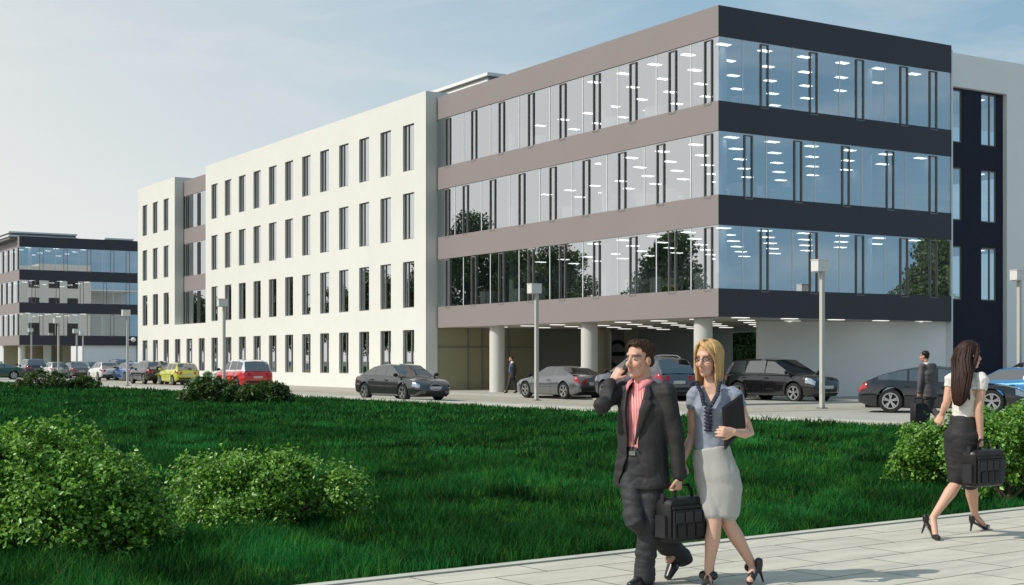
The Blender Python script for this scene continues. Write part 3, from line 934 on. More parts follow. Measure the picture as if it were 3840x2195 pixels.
# ------------------------------------------------------------ cars
def paint(name, col, metal=0.35, rough=0.28):
    return mat(name, col, rough * .6, metal=metal, coat=1.0, ior=1.6)
M['carglass'] = mat('car_glass', (0.012, 0.014, 0.016), 0.02, ior=3.0)
M['tyre'] = mat('tyre_rubber', (0.016, 0.016, 0.016), 0.8)
M['rim'] = mat('alloy_rim', (0.55, 0.55, 0.56), 0.25, metal=0.9)
M['trim'] = mat('black_trim', (0.014, 0.014, 0.015), 0.5)
M['chrome'] = mat('chrome', (0.7, 0.7, 0.72), 0.12, metal=1.0)
M['redlamp'] = mat('red_lamp', (0.42, 0.012, 0.018), 0.15, coat=1.0)
M['amber'] = mat('amber_lamp', (0.55, 0.10, 0.02), 0.2, coat=1.0)
M['headlamp'] = mat('headlamp_glass', (0.42, 0.48, 0.55), 0.1, metal=0.5, coat=1.0)
M['plate'] = mat('number_plate', (0.55, 0.55, 0.52), 0.5)

def interp(pts, x):
    xs = [p[0] for p in pts]; ys = [p[1] for p in pts]
    return float(np.interp(x, xs, ys))

# silhouettes, x as a fraction of the length (0 = tail, 1 = nose), z in metres
CARS = dict(
    saloon=dict(L=4.85, Wd=1.84, wb=(0.195, 0.79), r=0.335, zb=0.20,
        top=[(0, .70), (.012, .86), (.03, .94), (.10, .985), (.2, .97), (.5, .93), (.70, .93), (.76, .92), (.88, .84), (.95, .76), (.985, .66), (1, .52)],
        roof=[(.10, .99), (.17, 1.16), (.27, 1.37), (.40, 1.455), (.52, 1.455), (.58, 1.415), (.66, 1.19), (.745, .93)], ws=.58, rw=.27, pil=(.34, .50), door=(.285, .51, .70)),
    coupe=dict(L=4.65, Wd=1.86, wb=(0.205, 0.80), r=0.345, zb=0.18,
        top=[(0, .66), (.012, .84), (.03, .93), (.12, .98), (.22, .95), (.5, .88), (.70, .885), (.76, .87), (.88, .80), (.95, .72), (.985, .62), (1, .48)],
        roof=[(.09, .975), (.17, 1.10), (.28, 1.29), (.40, 1.36), (.50, 1.36), (.56, 1.32), (.65, 1.09), (.74, .88)], ws=.56, rw=.27, pil=(.36,), door=(.40, .70)),
    sport=dict(L=4.97, Wd=1.93, wb=(0.195, 0.785), r=0.36, zb=0.17,
        top=[(0, .60), (.012, .80), (.03, .90), (.08, .99), (.18, .98), (.30, .93), (.5, .89), (.68, .90), (.76, .88), (.86, .84), (.93, .76), (.98, .64), (1, .50)],
        roof=[(.05, .96), (.12, 1.13), (.24, 1.31), (.38, 1.415), (.48, 1.42), (.56, 1.37), (.64, 1.16), (.735, .89)], ws=.55, rw=.25, pil=(.30, .47), door=(.26, .48, .69)),
    hatch=dict(L=4.10, Wd=1.70, wb=(0.17, 0.79), r=0.315, zb=0.20,
        top=[(0, .74), (.010, .90), (.03, .97), (.10, .985), (.3, .95), (.70, .92), (.77, .91), (.89, .84), (.955, .75), (.985, .66), (1, .50)],
        roof=[(.015, .97), (.05, 1.18), (.105, 1.40), (.25, 1.455), (.45, 1.46), (.55, 1.42), (.65, 1.19), (.76, .92)], ws=.55, rw=.105, pil=(.27, .48), door=(.24, .47, .70)),
    suv=dict(L=4.55, Wd=1.86, wb=(0.185, 0.79), r=0.375, zb=0.27,
        top=[(0, .82), (.010, 1.0), (.03, 1.07), (.10, 1.08), (.3, 1.06), (.70, 1.05), (.77, 1.04), (.88, 1.0), (.95, .93), (.985, .80), (1, .62)],
        roof=[(.012, 1.06), (.04, 1.30), (.085, 1.58), (.2, 1.66), (.42, 1.68), (.55, 1.63), (.65, 1.36), (.765, 1.04)], ws=.55, rw=.085, pil=(.25, .47), door=(.22, .47, .70)),
)

def car(kind, label, base, heading, body, roofm=None, glassm=None, scale=1.0, detail=True, rimm=None, rails=False):
    """a car standing at `base`, its nose towards `heading` (a ground direction)"""
    K = CARS[kind]; Ln, Wd = K['L'], K['Wd']; hw0 = Wd / 2; zb = K['zb']; r = K['r']
    glassm = glassm or M['carglass']; roofm = roofm or body
    t = empty('parked_car', base, math.atan2(heading[1], heading[0]))
    t.scale = (scale,) * 3
    tag(t, label, 'car', 'cars parked around the office building')
    X = lambda s: (s - 0.5) * Ln
    arches = [X(a) for a in K['wb']]; ra = r + 0.055

    def hw(x):                                       # plan taper
        s = x / Ln + 0.5
        e = interp([(0, .80), (.012, .89), (.05, .965), (.16, 1), (.8, 1), (.92, .95), (.97, .86), (.99, .74), (1, .62)], s)
        return hw0 * e
    def sill(x):
        s = x / Ln + 0.5
        return zb + interp([(0, .14), (.06, .04), (.12, 0), (.9, 0), (.95, .02), (1, .10)], s)
    def ring(x):
        zs = interp(K['top'], x / Ln + .5); h = hw(x); z0 = sill(x)
        H = zs - z0
        pts = [(h * .90, z0), (h * .975, z0 + .09 * H), (h * 1.0, z0 + .42 * H), (h * .995, z0 + .62 * H), (h * .965, z0 + .88 * H), (h * .90, zs - .005), (h * .60, zs + .022), (0.0, zs + .034)]
        for xa in arches:
            dx = abs(x - xa)
            if dx < ra:
                za = r + math.sqrt(max(0, ra * ra - dx * dx)) * 1.0
                za = min(za, z0 + .80 * H)
                pts = [(y, max(z, za + .012 * i)) if i < 5 else (y, z) for i, (y, z) in enumerate(pts)]
        return pts
    xs = set(np.linspace(-Ln / 2, Ln / 2, 64).tolist() + [X(p[0]) for p in K['top']])
    for xa in arches:
        xs |= set((xa + ra * math.cos(a)) for a in np.linspace(0, math.pi, 17))
        xs |= {xa - ra - .004, xa + ra + .004}
    xs = sorted(xs)
    m = MB(); rings = []
    for x in xs:
        p = ring(x)
        rings.append([(x, -y, z) for (y, z) in p] + [(x, y, z) for (y, z) in p[-2::-1]])
    n = len(rings[0]); vs = [q for rg in rings for q in rg]; fs = []
    for i in range(len(rings) - 1):
        for j in range(n - 1):
            fs.append((i * n + j, i * n + j + 1, (i + 1) * n + j + 1, (i + 1) * n + j))
    fs.append(tuple(range(n))); fs.append(tuple((len(rings) - 1) * n + j for j in range(n))[::-1])
    m.add(vs, fs)
    bo = m.build('body', body, t, 38)
    if detail:                                       # door shut lines
        dl = MB()
        for s in K['door']:
            x = X(s); rg = ring(x)
            for sg in (-1, 1):
                for (a, b_) in zip(rg[1:4], rg[2:5]):
                    dl.bar((x, sg * (a[0] + .001), a[1]), (x, sg * (b_[0] + .001), b_[1]), .012, .004, (0, sg, 0.01))
        dl.build('door_seam', M['trim'], bo)
    MB().box(X(.04), X(.96), -hw0 + .24, hw0 - .24, zb - .03, zb + .34).build('underbody', M['trim'], t)

    # cabin
    roof = K['roof']; x0, x1 = X(roof[0][0]), X(roof[-1][0]); zr = max(p[1] for p in roof)
    cx = sorted(set(np.linspace(x0, x1, 40).tolist() + [X(p[0]) for p in roof] + [X(p) + d for p in K['pil'] for d in (-.035, .035)] + [X(K['ws']), X(K['rw'])]))
    def cab(x):
        s = x / Ln + .5; zt = max(interp(roof, s), interp(K['top'], s) + .03); zbelt = interp(K['top'], s) + .005
        h = hw(x) * .905; k = max(0.0, min(1.0, (zt - zbelt) / (zr - zbelt)))
        yt = h * (1 - .24 * k ** .8)
        hgt = zt - zbelt
        f = lambda q: h + (yt - h) * q
        return [(h, zbelt - .02), (f(.10), zbelt + .10 * hgt), (f(.86), zbelt + .86 * hgt), (yt * .955, zbelt + .955 * hgt), (yt * .66, zt - .008), (0.0, zt + .012)]
    crings = []
    for x in cx:
        p = cab(x)
        crings.append([(x, -y, z) for (y, z) in p] + [(x, y, z) for (y, z) in p[-2::-1]])
    nc = len(crings[0]); parts = {'roof': MB(), 'windscreen': MB(), 'rear_window': MB(), 'sl': [], 'sr': []}
    xe = [X(roof[0][0]) + .10, X(roof[-1][0]) - .10]
    cur = {-1: None, 1: None}
    for i in range(len(cx) - 1):
        xm = (cx[i] + cx[i + 1]) / 2; s = xm / Ln + .5
        pillar = any(abs(xm - X(p)) < .036 for p in K['pil']) or s < roof[0][0] + .075 or s > roof[-1][0] - .035
        for j in range(nc - 1):
            q = [crings[i][j], crings[i][j + 1], crings[i + 1][j + 1], crings[i + 1][j]]
            side = -1 if j < nc // 2 else 1
            jj = j if side < 0 else nc - 2 - j
            if jj == 1:
                if pillar:
                    parts['roof'].quad(*q); cur[side] = None
                else:
                    if cur[side] is None:
                        cur[side] = MB(); parts['sl' if side > 0 else 'sr'].append(cur[side])
                    cur[side].quad(*q)
            elif jj >= 3 and s > K['ws'] and s < roof[-1][0] - .01: parts['windscreen'].quad(*q)
            elif jj >= 3 and s < K['rw'] and s > roof[0][0] + .008: parts['rear_window'].quad(*q)
            else: parts['roof'].quad(*q)
    parts['roof'].build('roof', roofm, t, 38)
    parts['windscreen'].build('windscreen', glassm, t, 40)
    parts['rear_window'].build('rear_window', glassm, t, 40)
    for g in parts['sl'] + parts['sr']: g.build('side_window', glassm, t, 40)

    if rails:
        for sg in (-1, 1):
            m = MB(); pts = []
            for s in np.linspace(.16, .54, 9):
                x = X(s); p = cab(x)[3]; pts.append((x, sg * (p[0] - .03), p[1] + .085 - .06 * (s in (.16, .54))))
            m.tube(pts, [.018] * 9, 8)
            m.build('roof_rail', M['chrome'], t, 60)

    # wheels
    for xa in arches:
        for sg in (-1, 1):
            yo = sg * (hw0 - .015)
            prof = [(r * .62, yo - sg * .22), (r * .95, yo - sg * .22), (r, yo - sg * .18), (r, yo - sg * .04), (r * .95, yo), (r * .66, yo + sg * .004), (r * .66, yo - sg * .03)]
            wh = MB().lathe(prof, (xa, 0, r), 'y', 28, caps=False).build('wheel', M['tyre'], t, 40)
            rm = MB()
            rm.lathe([(r * .70, yo - sg * .02), (r * .70, yo + sg * .006), (r * .60, yo + sg * .006), (r * .59, yo - sg * .05), (r * .60, yo - sg * .06)], (xa, 0, r), 'y', 28, caps=False)
            rm.lathe([(0, yo - sg * .045), (r * .15, yo - sg * .04), (r * .17, yo - sg * .01), (0, yo - sg * .002)], (xa, 0, r), 'y', 12)
            for k in range(5):
                a = 2 * math.pi * k / 5 + .3
                for da in (-.16, .16):
                    rm.bar((xa + math.cos(a) * r * .10, yo - sg * .02, r + math.sin(a) * r * .10), (xa + math.cos(a + da) * r * .62, yo - sg * .012, r + math.sin(a + da) * r * .62), r * .12, .03, (0, 1, 0))
            rm.build('rim', rimm or M['rim'], wh, 40)
            MB().lathe([(0, yo - sg * .09), (r * .60, yo - sg * .085)], (xa, 0, r), 'y', 20).build('brake_disc', M['trim'], wh)

    # lamps: patches of the body skin, a few millimetres proud
    def skin(x, q):
        p = ring(x); a = q * (len(p) - 1); i = min(int(a), len(p) - 2); f = a - i
        return (p[i][0] + (p[i + 1][0] - p[i][0]) * f, p[i][1] + (p[i + 1][1] - p[i][1]) * f)
    def patch(name, mt, sa, sb, qa, qb, sg, nx=8, nq=4, off=.008, cap=None):
        pm = MB(); g = []
        for i in range(nx + 1):
            x = X(sa + (sb - sa) * i / nx); row = []
            for j in range(nq + 1):
                y, z = skin(x, qa + (qb - qa) * j / nq)
                row.append((x + off * (1 if sa > .5 else -1), sg * (y + off), z + off * .4))
            g.append(row)
        for i in range(nx):
            for j in range(nq): pm.quad(g[i][j], g[i + 1][j], g[i + 1][j + 1], g[i][j + 1])
        return pm.build(name, mt, t, 60)
    zr_ = interp(K['top'], 0.012)
    for sg in (-1, 1):
        if kind in ('suv', 'hatch'):
            patch('headlight', M['headlamp'], .905, .982, .46, .70, sg)
            patch('tail_light', M['redlamp'], .002, .07, .50, .68, sg)
            yy = hw(X(.002)) * .80
            MB().box(X(0) - .012, X(0) + .03, min(sg * yy * .72, sg * yy), max(sg * yy * .72, sg * yy), zr_ - .22, zr_ - .03).build('tail_light', M['redlamp'], t)
        else:
            patch('headlight', M['headlamp'], .92, .985, .44, .66, sg)
            patch('tail_light', M['redlamp'], .004, .055, .48, .68, sg)
            yy = hw(X(.002)) * .86
            MB().box(X(0) - .010, X(0) + .03, min(sg * yy * .60, sg * yy), max(sg * yy * .60, sg * yy), zr_ - .21, zr_ - .09).build('tail_light', M['redlamp'], t)
        # mirrors
        xm = X(K['roof'][-1][0]) - .16; p = cab(xm); z = interp(K['top'], xm / Ln + .5) + .10
        mm = MB().ball((xm, sg * (hw(xm) * .91 + .13), z), (.06, .115, .075), n=12)
        mm.bar((xm, sg * hw(xm) * .88, z - .05), (xm, sg * (hw(xm) * .91 + .09), z - .03), .05, .03)
        mm.build('wing_mirror', M['trim'] if kind != 'hatch' else body, t, 60)
    if detail:
        for s in K['door'][:-1] if len(K['door']) > 2 else K['door'][:1]:
            for sg in (-1, 1):
                x = X(s) + .17; y, z = skin(x, .55)
                MB().box(x - .09, x + .09, min(sg * (y - .005), sg * (y + .028)), max(sg * (y - .005), sg * (y + .028)), z - .018, z + .018).build('door_handle', body if kind != 'suv' else M['chrome'], t)
        # nose and tail
        xf = Ln / 2; h = hw(xf)
        zn = interp(K['top'], 1.0)
        if kind == 'saloon':
            gr = MB().lathe([(0, xf + .002), (.24, xf + .004), (.27, xf + .0)], (0, 0, .55), 'x', 24)
            gr.v = [(p[0], p[1] * 1.15, .55 + (p[2] - .55) * .46) for p in gr.v]
            gr.build('grille', M['trim'], t)
            rg = MB()
            pts = [(xf + .012, .29 * math.cos(a), .55 + .125 * math.sin(a)) for a in np.linspace(0, 2 * math.pi, 25)]
            for p, q in zip(pts[:-1], pts[1:]): rg.bar(p, q, .022, .02, (1, 0, 0))
            rg.build('grille_surround', M['chrome'], t)
            MB().box(xf - .02, xf + .014, -.45, .45, .30, .40).build('air_intake', M['trim'], t)
        else:
            MB().box(xf - .02, xf + .010, -h * .62, h * .62, zn - .12, zn - .02).build('grille', M['trim'] if kind != 'suv' else M['chrome'], t)
            MB().box(xf - .02, xf + .012, -h * .8, h * .8, zb + .14, zb + .25).build('air_intake', M['trim'], t)
        MB().box(xf - .01, xf + .02, -.26, .26, zb + .27, zb + .38).build('number_plate', M['plate'], t)
        zp = zr_ - .26 if kind in ('hatch', 'suv') else zr_ - .20
        MB().box(X(0) - .018, X(0) + .01, -.26, .26, zp - .06, zp + .05).build('number_plate', M['plate'], t)
        hb = hw(X(0))
        MB().box(X(0) - .014, X(.02), -hb * .92, hb * .92, sill(X(0)) + .02, sill(X(0)) + .14).build('rear_bumper', M['trim'], t)
    return t

P_ = {}
for nm, col, me_, ro in (('graphite', (0.075, 0.076, 0.08), .6, .25), ('silver_grey', (0.22, 0.225, 0.24), .7, .28), ('steel_blue', (0.10, 0.115, 0.145), .6, .25),
                         ('black', (0.009, 0.009, 0.011), .2, .2), ('anthracite', (0.020, 0.021, 0.024), .35, .16), ('bright_blue', (0.02, 0.19, 0.45), .3, .25), ('navy', (0.015, 0.022, 0.07), .3, .25),
                         ('red', (0.62, 0.015, 0.022), .1, .25), ('yellow', (0.56, 0.58, 0.035), .1, .3), ('car_white', (0.75, 0.76, 0.76), .0, .3), ('mid_blue', (0.03, 0.11, 0.33), .3, .28), ('deep_green', (0.008, 0.055, 0.040), .4, .25), ('dark_silver', (0.15, 0.15, 0.16), .7, .3)):
    P_[nm] = paint('paint_' + nm, col, me_, ro)
def dirv(*k): return Vector(k).normalized()
UP_ = (DU.x, DU.y); UM = (-DU.x, -DU.y)
def near_side(xa, xb, y, head, hwid):
    """ground centre of a car whose near wheels stand at columns xa and xb on row y"""
    d = CAM_H * FPX / (y - YHP)
    p = pix((xa + xb) / 2, 0, d); p.z = 0
    h = Vector((head[0], head[1], 0)); s = Vector((-h.y, h.x, 0))
    if s.y < 0: s = -s
    return p + s * hwid
hd = (0.60, -0.80)
car('saloon', 'graphite grey saloon car facing the path, in front of the white wing', near_side(1370, 1505, 1501.5, hd, .9), hd, P_['graphite'])
hd = (-0.56, 0.83)
car('coupe', 'silver grey two door coupe parked beside the street lamp at the entrance', near_side(1966, 2115, 1494.5, hd, .9), hd, P_['silver_grey'])
hd = (-0.50, 0.866)
car('suv', 'steel blue estate car with roof rails behind the man with the phone', near_side(2236, 2440, 1506, hd, .93), hd, P_['steel_blue'], scale=1.04, rails=True)
hd = (0.64, -0.77)
car('suv', 'black four wheel drive in front of the plain grey wall', Vector((10.45, 54.4, 0)), hd, P_['black'], scale=1.0)
hd = (0.95, -0.31)
car('sport', 'long dark sports saloon behind the man with the suitcase', near_side(3366, 3700, 1550, hd, .95), hd, P_['anthracite'])
hd = (-0.72, 0.69)
car('coupe', 'bright blue coupe behind the dark sports saloon', Vector((17.1, 47.6, 0)), hd, P_['bright_blue'])
car('suv', 'navy car at the right edge behind the bright blue coupe', Vector((19.9, 53.5, 0)), (-0.6, 0.8), P_['navy'], scale=.94)
car('suv', 'red four wheel drive with a white roof in front of the white wing', near_side(815, 894, 1466, UP_, .93) + DU * .3, UP_, P_['red'], roofm=P_['car_white'], scale=.98)
car('hatch', 'yellow green hatchback seen from behind, in front of the white wing', near_side(597, 642, 1443.5, UP_, .85), UP_, P_['yellow'])
car('suv', 'black four wheel drive left of the yellow hatchback', near_side(490, 535, 1440, UP_, .9), UP_, P_['black'], scale=.95)
car('hatch', 'white hatchback seen from behind in the far row', near_side(334, 362, 1426, UP_, .85), UP_, P_['car_white'])
car('saloon', 'light blue saloon half hidden by the corner of the white wing', near_side(432, 462, 1428, UP_, .9), UP_, P_['mid_blue'])
car('suv', 'dark blue tall car behind the white hatchback', near_side(385, 420, 1420, UP_, .9), UP_, P_['mid_blue'], scale=1.02)
car('saloon', 'dark silver saloon with red tail lights behind the dark rounded bush', near_side(222, 262, 1419, UP_, .9), UP_, P_['dark_silver'])
car('hatch', 'pale hatchback with one red tail light above the dark rounded bush', near_side(153, 182, 1418, UP_, .85), UP_, P_['car_white'])
car('suv', 'navy four wheel drive in the far row near the left edge', near_side(62, 96, 1416, UP_, .9), UP_, P_['navy'], scale=1.05)
hd = (-0.90, -0.43)
car('coupe', 'dark green coupe at the left edge', Vector((-43.3, 117.5, 0)), hd, P_['deep_green'])
car('hatch', 'blue car cut off by the left edge of the picture', Vector((-50.5, 132, 0)), UP_, P_['mid_blue'])
car('hatch', 'small grey car far off between the silver saloon and the white hatchback', Vector((-41.5, 138, 0)), UP_, P_['dark_silver'])
# ------------------------------------------------------------ people
from mathutils import noise as mnoise

def organic(name, mb, voxel, mats, parent, smooth=5, wrinkle=0.0, wscale=(9, 9, 4), cut=None, solid=0.0, col=None):
    """melts overlapping shapes into one continuous skin (voxel remesh + smoothing), then folds or trims it"""
    me = bpy.data.meshes.new('tmp')
    me.from_pydata([tuple(p) for p in mb.v], [], mb.f)
    bm = bmesh.new(); bm.from_mesh(me); bmesh.ops.recalc_face_normals(bm, faces=bm.faces); bm.to_mesh(me); bm.free()
    ob_ = bpy.data.objects.new('tmp', me); COL.objects.link(ob_)
    r = ob_.modifiers.new('r', 'REMESH'); r.mode = 'VOXEL'; r.voxel_size = voxel; r.adaptivity = 0
    s = ob_.modifiers.new('s', 'SMOOTH'); s.factor = 0.5; s.iterations = smooth
    dg = bpy.context.evaluated_depsgraph_get()
    new = bpy.data.meshes.new_from_object(ob_.evaluated_get(dg))
    bpy.data.objects.remove(ob_); bpy.data.meshes.remove(me)
    new.name = name
    nv = len(new.vertices)
    if wrinkle:
        co = np.zeros(nv * 3, np.float32); no = np.zeros(nv * 3, np.float32)
        new.vertices.foreach_get('co', co); new.vertices.foreach_get('normal', no)
        co = co.reshape(-1, 3); no = no.reshape(-1, 3)
        d = np.empty(nv, np.float32)
        for i in range(nv):
            x, y, z = co[i]
            q = Vector((x * wscale[0], y * wscale[1], z * wscale[2]))
            q2 = Vector((x * wscale[0] * .5 + z * 6, y * wscale[1] * .5, z * wscale[2] * 2.2))
            d[i] = abs(mnoise.noise(q)) * 1.2 + abs(mnoise.noise(q2)) - 0.5
        co += no * (d * wrinkle)[:, None]
        new.vertices.foreach_set('co', co.ravel())
    if cut:
        bm = bmesh.new(); bm.from_mesh(new)
        kill = [f for f in bm.faces if cut(f.calc_center_median())]
        bmesh.ops.delete(bm, geom=kill, context='FACES')
        for _ in range(8):
            bv = [v for v in bm.verts if v.is_boundary]
            npos = {v: sum((e.other_vert(v).co for e in v.link_edges if e.is_boundary), Vector()) / max(1, sum(e.is_boundary for e in v.link_edges)) for v in bv}
            for v, c in npos.items(): v.co = v.co * .5 + c * .5
        bm.to_mesh(new); bm.free()
    if col:
        at = new.color_attributes.new('Col', 'FLOAT_COLOR', 'POINT')
        vals = np.ones((len(new.vertices), 4), np.float32)
        for i, v in enumerate(new.vertices): vals[i, :3] = col(v.co)
        at.data.foreach_set('color', vals.ravel())
    new.materials.clear()
    for m in (mats if isinstance(mats, (list, tuple)) else [mats]): new.materials.append(m)
    new.polygons.foreach_set('use_smooth', [True] * len(new.polygons))
    new.update()
    o = bpy.data.objects.new(name, new); COL.objects.link(o); o.parent = parent
    if solid:
        sm = o.modifiers.new('thickness', 'SOLIDIFY'); sm.thickness = solid; sm.offset = -1
    return o

def skin_mat():
    m = mat('skin', (0.6, 0.36, 0.27), 0.5, bump=0.08, bscale=140)
    t = m.node_tree; b = t.nodes['Principled BSDF']
    a = t.nodes.new('ShaderNodeAttribute'); a.attribute_name = 'Col'
    t.links.new(a.outputs['Color'], b.inputs['Base Color'])
    b.inputs['Subsurface Weight'].default_value = 0.06
    b.inputs['Subsurface Radius'].default_value = (0.012, 0.005, 0.003)
    b.inputs['Subsurface Scale'].default_value = 1.0
    return m
M['skin'] = skin_mat()
def hair_mat(name, c, var=0.45):
    return mat(name, c, 0.55, var=var, vscale=60, bump=0.25, bscale=70, stretch=(1, 1, 0.05), spec=0.3)
M['hair_brown'] = hair_mat('brown_hair', (0.060, 0.030, 0.016))
M['hair_blond'] = hair_mat('blond_hair', (0.52, 0.33, 0.14), .35)
M['hair_dark'] = hair_mat('dark_brown_hair', (0.036, 0.016, 0.011), .6)
M['hair_black'] = hair_mat('black_hair', (0.018, 0.013, 0.011))
M['suit'] = mat('charcoal_suit', (0.023, 0.022, 0.023), 0.7, var=0.10, vscale=14, bump=0.3, bscale=22, stretch=(1, 1, .45))
M['suit_trousers'] = mat('charcoal_trousers', (0.027, 0.028, 0.032), 0.7, var=0.10, vscale=14, bump=0.35, bscale=20, stretch=(1, 1, .7))
M['greysuit'] = mat('grey_suit', (0.115, 0.10, 0.105), 0.75, var=0.08, vscale=12)
M['greytrousers'] = mat('dark_grey_trousers', (0.06, 0.053, 0.055), 0.8, var=0.08, vscale=12)
M['pink'] = None
def stripe_mat(name, c1, c2, freq):
    m = mat(name, c1, 0.7)
    t = m.node_tree; b = t.nodes['Principled BSDF']
    c = t.nodes.new('ShaderNodeTexCoord'); wv = t.nodes.new('ShaderNodeTexWave')
    wv.bands_direction = 'X'; wv.inputs['Scale'].default_value = freq; wv.inputs['Distortion'].default_value = 1.5
    wv.inputs['Detail Scale'].default_value = 0.4
    r = t.nodes.new('ShaderNodeValToRGB'); r.color_ramp.elements[0].color = (*c1, 1); r.color_ramp.elements[1].color = (*c2, 1)
    r.color_ramp.elements[0].position = .35; r.color_ramp.elements[1].position = .65
    t.links.new(c.outputs['Object'], wv.inputs['Vector']); t.links.new(wv.outputs['Color'], r.inputs['Fac']); t.links.new(r.outputs['Color'], b.inputs['Base Color'])
    return m
M['pink'] = stripe_mat('pink_striped_shirt', (0.70, 0.17, 0.19), (0.78, 0.42, 0.40), 18)
M['collar'] = mat('pink_collar', (0.70, 0.25, 0.27), 0.7)
M['blouse'] = mat('grey_blue_blouse', (0.27, 0.30, 0.37), 0.7, var=0.06, vscale=20, bump=0.45, bscale=22, stretch=(1, 1, .6))
M['ruffle'] = mat('dark_ruffle', (0.028, 0.032, 0.055), 0.75)
M['greyskirt'] = mat('light_grey_skirt', (0.45, 0.44, 0.42), 0.8, var=0.05, vscale=15, bump=0.15, bscale=14, stretch=(1, 1, .4))
M['blackskirt'] = mat('black_skirt', (0.020, 0.018, 0.020), 0.7, var=0.15, vscale=10)
M['whiteblouse'] = mat('white_blouse', (0.74, 0.71, 0.66), 0.7, bump=0.5, bscale=22)
M['shirtwhite'] = mat('white_collar', (0.7, 0.7, 0.7), 0.7)
M['bluetie'] = mat('blue_tie', (0.12, 0.20, 0.42), 0.6)
M['shoe'] = mat('black_shoe', (0.014, 0.013, 0.013), 0.3, coat=0.3)
M['bagcloth'] = mat('black_nylon', (0.009, 0.009, 0.010), 0.55, bump=0.2, bscale=150)
M['bagpocket'] = mat('charcoal_pocket', (0.020, 0.019, 0.023), 0.5)
M['leather'] = mat('black_leather', (0.010, 0.008, 0.008), 0.35, bump=0.15, bscale=90)
M['eyewhite'] = mat('eye_white', (0.6, 0.57, 0.54), 0.2)
M['iris'] = mat('iris', (0.05, 0.07, 0.09), 0.15)
M['steel'] = mat('buckle', (0.6, 0.6, 0.6), 0.25, metal=1)
Z = Vector((0, 0, 1))

def hand(mb, wrist, dirn, palm, side, curl=0.5, spread=1.0, sc=1.0):
    """palm, four jointed fingers and a thumb; `palm` is where the palm faces, the thumb sits at dirn x palm * side"""
    d = Vector(dirn).normalized(); p = Vector(palm); p = (p - d * p.dot(d)).normalized(); s = d.cross(p) * side
    k = wrist + d * .088 * sc
    mb.tube([wrist - d * .01, wrist + d * .03 * sc, k], [(.027 * sc, .019 * sc), (.038 * sc, .017 * sc), (.042 * sc, .014 * sc)], 12, side=s)
    for i, (o, ln) in enumerate(((.033, .068), (.011, .078), (-.011, .073), (-.032, .057))):
        b = k + s * o * sc - d * .012 * sc; a = 0.15 * curl; pts = [b]
        fan = s * (o * 1.3 * spread)
        for j, seg in enumerate((.45, .32, .23)):
            a += curl * (.75 + .12 * i) * (1.0 if j else .8)
            v = (d * math.cos(a) + p * math.sin(a) + fan).normalized()
            pts.append(pts[-1] + v * ln * seg * 1.1 * sc)
        mb.tube(pts, [.0098 * sc, .0092 * sc, .0085 * sc, .0072 * sc], 8)
    b = wrist + d * .028 * sc + s * .026 * sc
    t1 = (d * .65 + s * .65 + p * .35).normalized(); t2 = (d * .85 + s * .25 + p * .45).normalized()
    mb.tube([b, b + t1 * .038 * sc, b + t1 * .038 * sc + t2 * .034 * sc], [.015 * sc, .0115 * sc, .009 * sc], 8)

